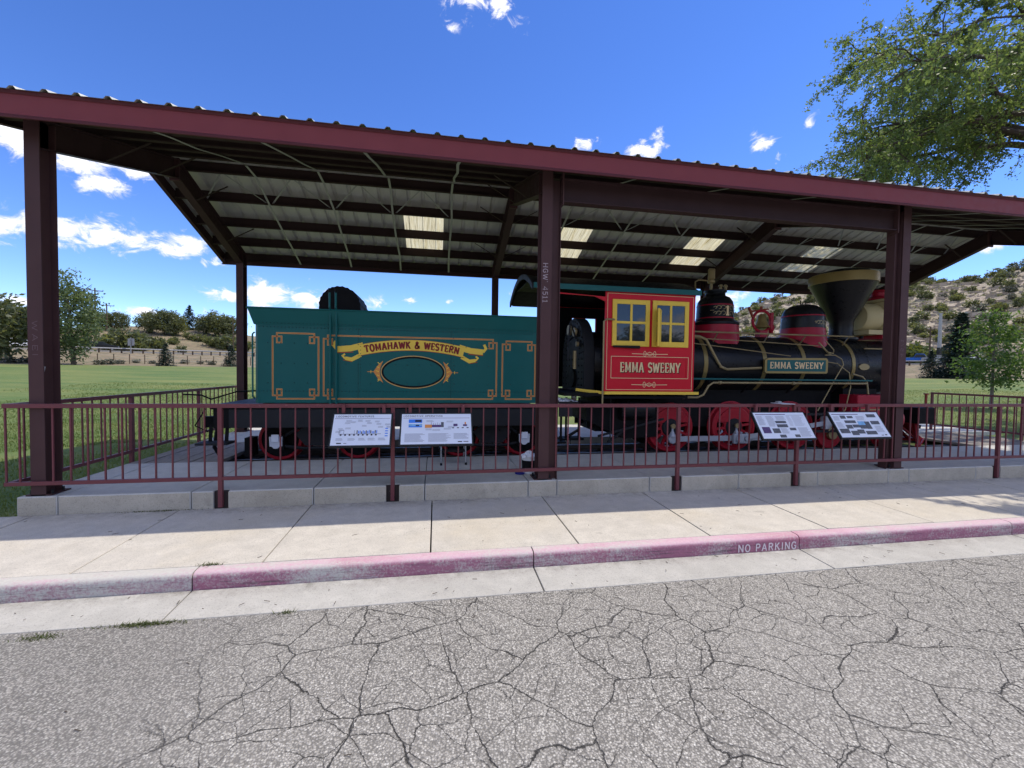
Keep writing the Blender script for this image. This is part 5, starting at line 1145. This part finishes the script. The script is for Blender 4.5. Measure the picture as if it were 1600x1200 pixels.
def spruce(name, seed, H, rb, label, mat='leaf_spruce', levels=24):
    rg = random.Random(seed); t = thing(name, label, 'tree'); mb = MB()
    part('trunk', MB().tube([(0,0,0),(0,0,H*.98)], [H*.018, .01], 8), 'bark', t, smooth=True)
    for i in range(levels):
        f = i/(levels-1); z = H*(.05+.93*f); r = rb*(1-f)**.85*rg.uniform(.85, 1.12)+.04
        for k in range(max(5, int(12*(1-f)+4))):
            a = rg.uniform(0, 6.28); ca_, sa_ = math.cos(a), math.sin(a); rr = r*rg.uniform(.75, 1.12); nseg = 5
            for j in range(1, nseg+1):
                q = rr*j/nseg; p = Vector((ca_*q, sa_*q, z-.28*q+.10*q*q/max(r,.1)))
                for _ in range(4):
                    d = Vector((ca_, sa_, -.2))*rg.uniform(.5,1)+Vector((rg.gauss(0,.5), rg.gauss(0,.5), rg.gauss(0,.22))); d.normalize(); L = H*.050*rg.uniform(.7,1.3); sd_ = d.cross(Vector((rg.gauss(0,.3), rg.gauss(0,.3), 1))).normalized()*L*.34
                    o = len(mb.v); mb.v += [tuple(p), tuple(p+d*L*.6+sd_), tuple(p+d*L*1.2), tuple(p+d*L*.6-sd_)]; mb.f.append((o,o+1,o+2,o+3))
    part('crown', mb, mat, t, norm=False); return t
def shrub(name, seed, mat, label, r=1.0, ncl=26, nl=20, s=.15, cat='shrub', zr=.75):
    rg = random.Random(seed); t = thing(name, label, cat); tr = MB()
    for k in range(5): a = k*1.26; limb(tr, [(0,0,-.1),(.25*r*math.cos(a),.25*r*math.sin(a),.4*r),(.5*r*math.cos(a),.5*r*math.sin(a),.8*r)], .05*r, .015*r, 5)
    part('stems', tr, 'bark', t, norm=False); part('foliage', crown(rg, (0,0,zr*r*.85), (r,r*.9,zr*r), ncl, nl, s, .42, .2), mat, t, norm=False); return t
USED = {}
def place(proto, p, s=1.0, rz=0, label=None, group=None, sz=None):
    key = proto.name
    if key not in USED: o = proto; USED[key] = 1
    else: o = copy_tree(proto)
    o.location = p; o.rotation_euler = (0, 0, rz); o.scale = (s, s, s*(sz or 1))
    if label: o['label'] = label
    if group: o['group'] = group
    return o
# big elm on the right
rg = random.Random(5)
TB = Vector((28.2, 5.2, gh(28.2, 5.2)-.05))
elm = thing('elm_tree', 'large elm with drooping leafy limbs overhanging the right end of the roof', 'tree', TB)
wood_ = MB(); lv = MB(); crotch = TB+Vector((-.8, 0, 9.6))
limb(wood_, [TB, TB+Vector((-.1,.05,5.0)), crotch], .42, .30, 12)
ENDS = [(18.2,6.0,8.3),(19.2,6.6,12.4),(18.0,4.2,10.6),(17.0,1.2,9.0),(20.8,8.6,9.4),(21.6,8.0,14.2),(24.5,10,12.5),(16.6,-1.0,8.2),(19.5,-2.2,10),(23.5,9.0,11.5),(25,10.5,12),(30,6,12),(31,1,10),(24,-3,9.5),(20.5,5.0,13.6),(20.6,7.5,10.6)]
def twig(p, d, L, r, depth):
    pts = [p]; q = p.copy(); dd = d.copy(); n = 4
    for i in range(n):
        dd = (dd+Vector((rg.gauss(0,.22), rg.gauss(0,.22), rg.gauss(-.07,.15)))).normalized(); q = q+dd*L/n; pts.append(q.copy())
    limb(wood_, [tuple(x) for x in pts], r, r*.3, 5 if depth else 4)
    if depth > 0:
        for i in range(1, n+1):
            for _ in range(2):
                e = (dd+Vector((rg.gauss(0,.75), rg.gauss(0,.75), rg.gauss(-.15,.5)))).normalized(); twig(pts[i], e, L*rg.uniform(.35,.6), r*.45, depth-1)
    else:
        for i in range(n):
            for _ in range(9):
                x = pts[i].lerp(pts[i+1], rg.random())+Vector((rg.gauss(0,.07), rg.gauss(0,.07), rg.gauss(-.03,.07))); leafq(lv, x, rg.uniform(.038,.072), rg, .4)
for e in ENDS:
    e = Vector(e); a = crotch+Vector((rg.gauss(0,.2), rg.gauss(0,.2), rg.uniform(-.5,.6))); m = a.lerp(e, .55)+Vector((0,0,rg.uniform(.9,2.2)))
    pts = [a*(1-t)**2+m*2*t*(1-t)+e*t*t for t in [k/9 for k in range(10)]]
    pts = [p+Vector((rg.gauss(0,.10), rg.gauss(0,.10), rg.gauss(0,.10))) for p in pts]
    limb(wood_, [tuple(p) for p in pts], .15, .025, 8)
    for i in range(3, 10):
        d0 = (pts[i]-pts[i-1]).normalized()
        for _ in range(4 if i > 5 else 2):
            d = (d0*.8+Vector((rg.gauss(0,.6), rg.gauss(0,.6), rg.gauss(-.22,.45)))).normalized(); twig(pts[i], d, rg.uniform(1.1,2.0), .025, 1)
part('trunk', wood_, 'bark', elm, smooth=True, norm=False); part('crown', lv, 'leaf_elm', elm, norm=False)
# young tree on the right lawn
rg = random.Random(8); YT = Vector((29.2, 9.3, gh(29.2, 9.3)-.03))
yt = thing('young_tree', 'young green tree with slim trunk on the lawn at right', 'tree', YT)
tr = MB(); limb(tr, [tuple(YT), tuple(YT+Vector((.02,0,1.6))), tuple(YT+Vector((.05,.05,3.6)))], .075, .02, 8)
for k in range(16):
    a = k*2.4; z = 1.1+.15*k; L = .95*(1-.5*abs(z-1.9)/2.2); limb(tr, [tuple(YT+Vector((.02,0,z))), tuple(YT+Vector((L*.5*math.cos(a), L*.5*math.sin(a), z+.25))), tuple(YT+Vector((L*math.cos(a), L*math.sin(a), z+.35)))], .022, .006, 5)
part('trunk', tr, 'bark_grey', yt, smooth=True, norm=False)
mb = MB()
for _ in range(105):
    h = rg.random(); z = 1.15+3.15*h; R0 = (1.02+.16*math.sin(rg.uniform(0,6.28)))*math.sin(math.pi*min(1, (h*.86+.14)))**.75+.1; a = rg.uniform(0, 6.28); q = R0*rg.uniform(.2,1)**.6; c = YT+Vector((q*math.cos(a), q*math.sin(a), z-.12*q))
    for _ in range(34): leafq(mb, c+Vector((rg.gauss(0,.20), rg.gauss(0,.20), rg.gauss(0,.12))), rg.uniform(.055,.10), rg, .6)
part('crown', mb, 'leaf_young', yt, norm=False)
# left side trees
pop = proto_tree('poplar_tree', 21, 11.5, (2.9,2.7,5.2), 5.9, 'leaf_poplar', 'bark', 190, 44, .18, 'tall bushy poplar behind the left front column, bent at its top', -.9)
place(pop, onground(-35.6, 74), 1, 0)
rnd = proto_tree('round_tree', 22, 6, (2.8,2.6,2.7), 2.9, 'leaf_scrub', 'bark', 110, 40, .20, '')
rnd2 = proto_tree('round_tree', 23, 6, (3.4,2.8,2.3), 2.7, 'leaf_juniper', 'bark', 110, 40, .20, '')
place(rnd2, onground(-40.8, 78), 1.5, 1, 'dark tree at the far left edge beyond the lawn')
gs = 'trees along the embankment skyline'
for a, r, s, k in ((-39.6,128,1.1,0),(-38.3,132,.9,1),(-34.4,140,.8,1),(-33.6,141,.75,0),(-32.6,140,.85,1),(-30.2,137,.9,0),(-29.0,134,1.15,1),(-28.2,135,1.0,0),(-25.4,140,.95,1),(-24.3,138,1.15,0),(-23.2,137,1.1,1),(-17.5,150,1.0,0),(-13.6,150,1.0,1),(-8.2,152,1.5,0),(-6.8,152,1.35,1),(-.2,155,1.3,0),(4.6,155,1.45,1),(6.2,155,1.5,0),(9.5,156,1.2,1),(11.8,156,1.35,0),(13.4,156,1.3,1)):
    place((rnd, rnd2)[k], onground(a, r), s, a*3, 'bushy tree standing along the top of the far embankment', gs)
for i in range(9): # trees across the street, seen in the window panes
    p = Vector((-8+i*6+rg.uniform(-2,2), -42+rg.uniform(-4,4), -.7)); place((rnd, rnd2)[i % 2], p, rg.uniform(.9,1.5), i, 'tree across the street behind the viewer', 'trees across the street')
gb = 'bushes on the embankment slope'
sbs = [shrub('scrub_bush', 31+i, m, '', 1.0, 24, 16, .17) for i, m in enumerate(('leaf_scrub','leaf_juniper','leaf_sage','leaf_lime'))]
rg = random.Random(77)
for a, r, s in ((-39,112,2.2),(-37.6,114,2.5),(-32.9,112,2.7),(-32.0,113,3.0),(-31.2,112,2.4),(-30.4,114,2.2),(-29.4,116,2.0),(-28.2,122,1.5),(-26.9,128,1.6),(-26.0,126,1.5),(-25.0,122,2.0),(-24.2,120,2.4),(-23.2,118,2.6),(-27.6,110,1.1),(-36.6,118,1.6),(-33.6,120,1.6),(-30.8,122,1.7),(-22.0,116,2.4)):
    place(sbs[rg.choice((0,0,1))], onground(a, r), s, rg.uniform(0,6), 'rounded green bush on the brown embankment slope at left', gb)
gl = 'pale sage tufts along the lawn edge'
for a, r, s in ((-39.3,77,.9),(-38.5,78,.7),(-33.9,76,.8),(-33.2,77,.9),(-32.4,78,.7),(-31.2,80,.6),(-29.9,79,.6),(-27.4,80,.7),(-26.0,80,.6),(-25.0,79,.8)):
    place(sbs[2], onground(a, r), s, rg.uniform(0,6), 'low pale sage tuft at the far edge of the left lawn', gl, .7)
s1 = spruce('blue_spruce', 41, 3.1, 1.25, 'small blue spruce at the far edge of the left lawn'); place(s1, onground(-28.9, 74))
place(s1, onground(-23.2, 76), 1.05, 2, 'small dark conifer on the left lawn edge beside the rear column')
place(s1, onground(-26.9, 146), 2.1, 1, 'spruce rising above the left skyline', None)
s2 = spruce('tall_spruce', 42, 8.2, 2.3, 'tall dark spruce beyond the right lawn', levels=30); place(s2, onground(56.3, 77))
place(s1, onground(54.4, 75), 1.15, 3, 'small pine at the right lawn edge nearest the column'); place(s1, onground(56.1, 74.5), .95, 4, 'dark young spruce at the foot of the tall spruce')
gh_ = 'scrub dotted over the rocky hillside'
rg = random.Random(99); cnt = 0
while cnt < 290:
    a = rg.uniform(33.5, 63); r = rg.uniform(116, 250)
    t_ = lerp_tab(TOP, a)
    if r > t_+8 or a < 35.5 and r < 150 or a > 61.5 and rg.random() < .3: continue
    s = rg.uniform(.8, 1.6)*(1.8 if r > t_-14 and rg.random() < .4 else 1.25)*(1.35 if rg.random() < .25 else 1)
    place(sbs[rg.choice((0,1,1,1,2,0))], onground(a, r), s, rg.uniform(0,6), 'dark scrub bush on the pale rocky hillside at right', gh_, rg.uniform(.75, 1.15)); cnt += 1
gl2 = 'lime green bushes beside the far road'
for a, r, s in ((52.2,107,2.2),(53.2,109,2.6),(54.1,107,2.0),(53.7,106,2.4),(52.6,108,2.6),(55.2,107,2.0),(56.0,107,1.8),(58.4,107,1.9)):
    place(sbs[3], onground(a, r), s, rg.uniform(0,6), 'light green bush by the far road at right', gl2)
mb = MB(); rg = random.Random(14)
for _ in range(3000):
    a = rg.uniform(33, 64); r = rg.uniform(110, 250)
    if r > lerp_tab(TOP, a)+4 or mnoise.noise(pol(a, r)*.06) < -.15: continue
    p = onground(a, r); q = rg.uniform(.25, .75)
    for _ in range(9): leafq(mb, p+Vector((rg.gauss(0,q*.6), rg.gauss(0,q*.6), abs(rg.gauss(0,q*.5)))), q*.45, rg)
tag(part('hillside_scrub', mb, 'leaf_scrub', kind='stuff', norm=False), 'low grey green scrub covering the right hillside between the bushes', 'scrub')
# scattered rocks and ledges on the hillside
mb = MB(); rg = random.Random(12)
for _ in range(5200):
    a = rg.uniform(33, 64); r = rg.uniform(118, 248)
    if r > lerp_tab(TOP, a)+4: continue
    p = pol(a, r); z = gh(p.x, p.y); s = rg.uniform(.18, .6)*(2.4 if rg.random() < .05 else 1); rz_ = rg.uniform(0, 6.28); w2, d2, h2 = s*rg.uniform(.8,2.2), s*rg.uniform(.6,1.2), s*rg.uniform(.35,.8)
    vs = []
    for sx, sy, sz_ in ((-1,-1,-1),(1,-1,-1),(1,1,-1),(-1,1,-1),(-1,-1,1),(1,-1,1),(1,1,1),(-1,1,1)):
        x_, y_ = sx*w2*rg.uniform(.6,1), sy*d2*rg.uniform(.6,1); vs.append((p.x+x_*math.cos(rz_)-y_*math.sin(rz_), p.y+x_*math.sin(rz_)+y_*math.cos(rz_), z+sz_*h2*rg.uniform(.6,1)))
    mb.add(vs, [(0,3,2,1),(4,5,6,7),(0,1,5,4),(1,2,6,5),(2,3,7,6),(3,0,4,7)])
tag(part('hillside_rocks', mb, 'rock', kind='stuff', norm=False), 'pale broken rocks strewn over the right hillside', 'rocks')

# ------------------------------------------------------------------ far road, cars, poles
mb = MB(); seg = [-48+1.0*i for i in range(124)]
for a in seg:
    z = gh(*pol(a, 99).xy)+.25
    for r in (95.2, 95.3, 103.3, 103.4): p = pol(a, r); mb.v.append((p.x, p.y, z if 95.25 < r < 103.35 else z-1.2))
for i in range(len(seg)-1):
    for k in range(3): mb.f.append((i*4+k, i*4+k+1, (i+1)*4+k+1, (i+1)*4+k))
part('highway', mb, 'sky_asphalt', kind='structure', norm=False)
def guard(label, a0, a1, r):
    p0 = onground((a0+a1)/2, r); t = thing('guardrail', label, 'guardrail', p0); n = int((a1-a0)*1.2)+1; P_ = [onground(a0+(a1-a0)*i/n, r)+Vector((0,0,.75)) for i in range(n+1)]
    part('beam', MB().tube([tuple(p) for p in P_], .12, 6), 'sign_back', t)
    for p in P_: part('post', MB().box(p.x-.08, p.x+.08, p.y-.08, p.y+.08, p.z-1.2, p.z+.05), 'wood_pole', t)
guard('grey guardrail along the road beyond the left lawn', -35.5, -21, 91); guard('grey guardrail along the road beyond the right lawn', 50.5, 60, 91)
def car(name, label, a, r, mat, pick=False):
    p = pol(a, r); p.z = gh(*pol(a, 99).xy)+.26; t = thing(name, label, 'pickup' if pick else 'car', (0,0,0))
    L = 5.2 if pick else 4.5
    body = [(-L/2,.35),(-L/2,.85),(-L/2+.2,.95),(L/2-1.2,.98),(L/2-.1,.80),(L/2,.55),(L/2,.35)]
    part('body', MB().prism(body, -.88, .88, 'y'), mat, t, bevel=.08)
    cb_ = [(-.3,.96),(.0,1.62),(.95,1.60),(1.55,.97)] if pick else [(-1.75,.95),(-1.2,1.42),(.35,1.45),(1.15,.97)]
    part('roof', MB().prism([(x, z) for x, z in cb_], -.74, .74, 'y'), mat, t, bevel=.06)
    part('side_windows', MB().prism([(x*.93+.02, .98+(z-.98)*.86) for x, z in cb_], -.755, .755, 'y'), 'car_glass', t)
    for x in (-L*.31, L*.31):
        for y in (-.86, .86):
            w_ = part('wheel', MB().lathe([(0,-.1),(.33,-.1),(.34,0),(.33,.1),(0,.1)], (x, y, .34), 'y', 18), 'tyre', t); part('rim', MB().lathe([(0,-.01),(.2,-.01),(.2,.0)], (x, y+(.105 if y > 0 else -.105), .34), 'y', 12), 'steel_galv', w_)
    for y in (-.6, .6): part('headlight', MB().box(L/2-.02, L/2+.02, y-.15, y+.15, .6, .74), 'sheet_white', t)
    t.location = p; t.rotation_euler = (0, 0, -R(a)); return t
car('parked_car', 'white car on the road at the far left edge', -38.9, 98, 'car_white'); car('parked_car', 'black car passing behind the poplar', -33.8, 98, 'car_black')
car('pickup_truck', 'blue pickup on the far road at right', 53.3, 98.5, 'car_blue', True); car('parked_car', 'silver grey car right of the blue pickup on the far road', 55.0, 98, 'car_grey'); car('parked_car', 'white car furthest right on the far road', 56.6, 99, 'car_white'); car('parked_car', 'dark car behind the right front column on the far road', 51.6, 98.5, 'car_black')
def pole(label, a, r, H, mat, arm, w_=.14, hd=None):
    p = onground(a, r); t = thing('utility_pole', label, 'pole', p); part('shaft', MB().tube([tuple(p), tuple(p+Vector((0,0,H)))], [w_*1.3, w_*.8], 8), mat, t, smooth=True)
    d = Vector((math.cos(R(a)), -math.sin(R(a)), 0))
    if arm: part('crossarm', MB().bar(p+d*-arm+Vector((0,0,H-.5)), p+d*arm+Vector((0,0,H-.5)), .12, .14), mat, t); part('insulators', MB().bar(p+d*-arm+Vector((0,0,H-.35)), p+d*-(arm-.1)+Vector((0,0,H-.35)), .1, .25).bar(p+d*arm+Vector((0,0,H-.35)), p+d*(arm-.1)+Vector((0,0,H-.35)), .1, .25), mat, t)
    if hd: part('equipment_box', MB().box(p.x-.35, p.x+.1, p.y-.3, p.y+.1, p.z+hd, p.z+hd+1.1), 'car_black', t)
pole('utility pole with crossarm just right of the poplar top', -34.1, 118, 11.5, 'wood_pole', 1.2); pole('utility pole with crossarm on the left skyline', -33.3, 138, 6.6, 'wood_pole', 1.3)
pole('tall pale steel pole beyond the right lawn', 54.9, 92, 7.9, 'steel_galv', 0, .22, 1.6); pole('thin dark pole left of the pale steel pole', 54.25, 90, 6.0, 'wood_pole', .5, .10); pole('slim pole among the bushes left of the rear column', -23.0, 92, 7.2, 'wood_pole', 0, .08)
sg_ = thing('road_sign', 'grey back of a road sign beyond the left lawn', 'sign', onground(-31.6, 90)); p = onground(-31.6, 90)
part('post', MB().box(p.x-.05,p.x+.05,p.y-.05,p.y+.05,p.z,p.z+2.6), 'steel_galv', sg_); part('plate', MB().bar(p+Vector((-.7,.5,1.9)), p+Vector((.7,-.35,1.9)), .04, 1.1), 'sign_back', sg_)
fn_ = thing('wire_fence', 'low wire fence with dark posts along the far edge of the left lawn', 'fence', onground(-26, 78)); PP = [onground(-34+i*1.15, 78.5) for i in range(13)]
for p in PP: part('post', MB().tube([tuple(p), tuple(p+Vector((0,0,1.35)))], .05, 6), 'wood_pole', fn_)
for h in (.5, .85, 1.2): part('wire', MB().tube([tuple(p+Vector((0,0,h))) for p in PP], .012, 4), 'steel_galv', fn_)
for pr in (rnd, rnd2, s1, s2, pop)+tuple(sbs):
    if pr.name not in USED: print('UNUSED', pr.name)
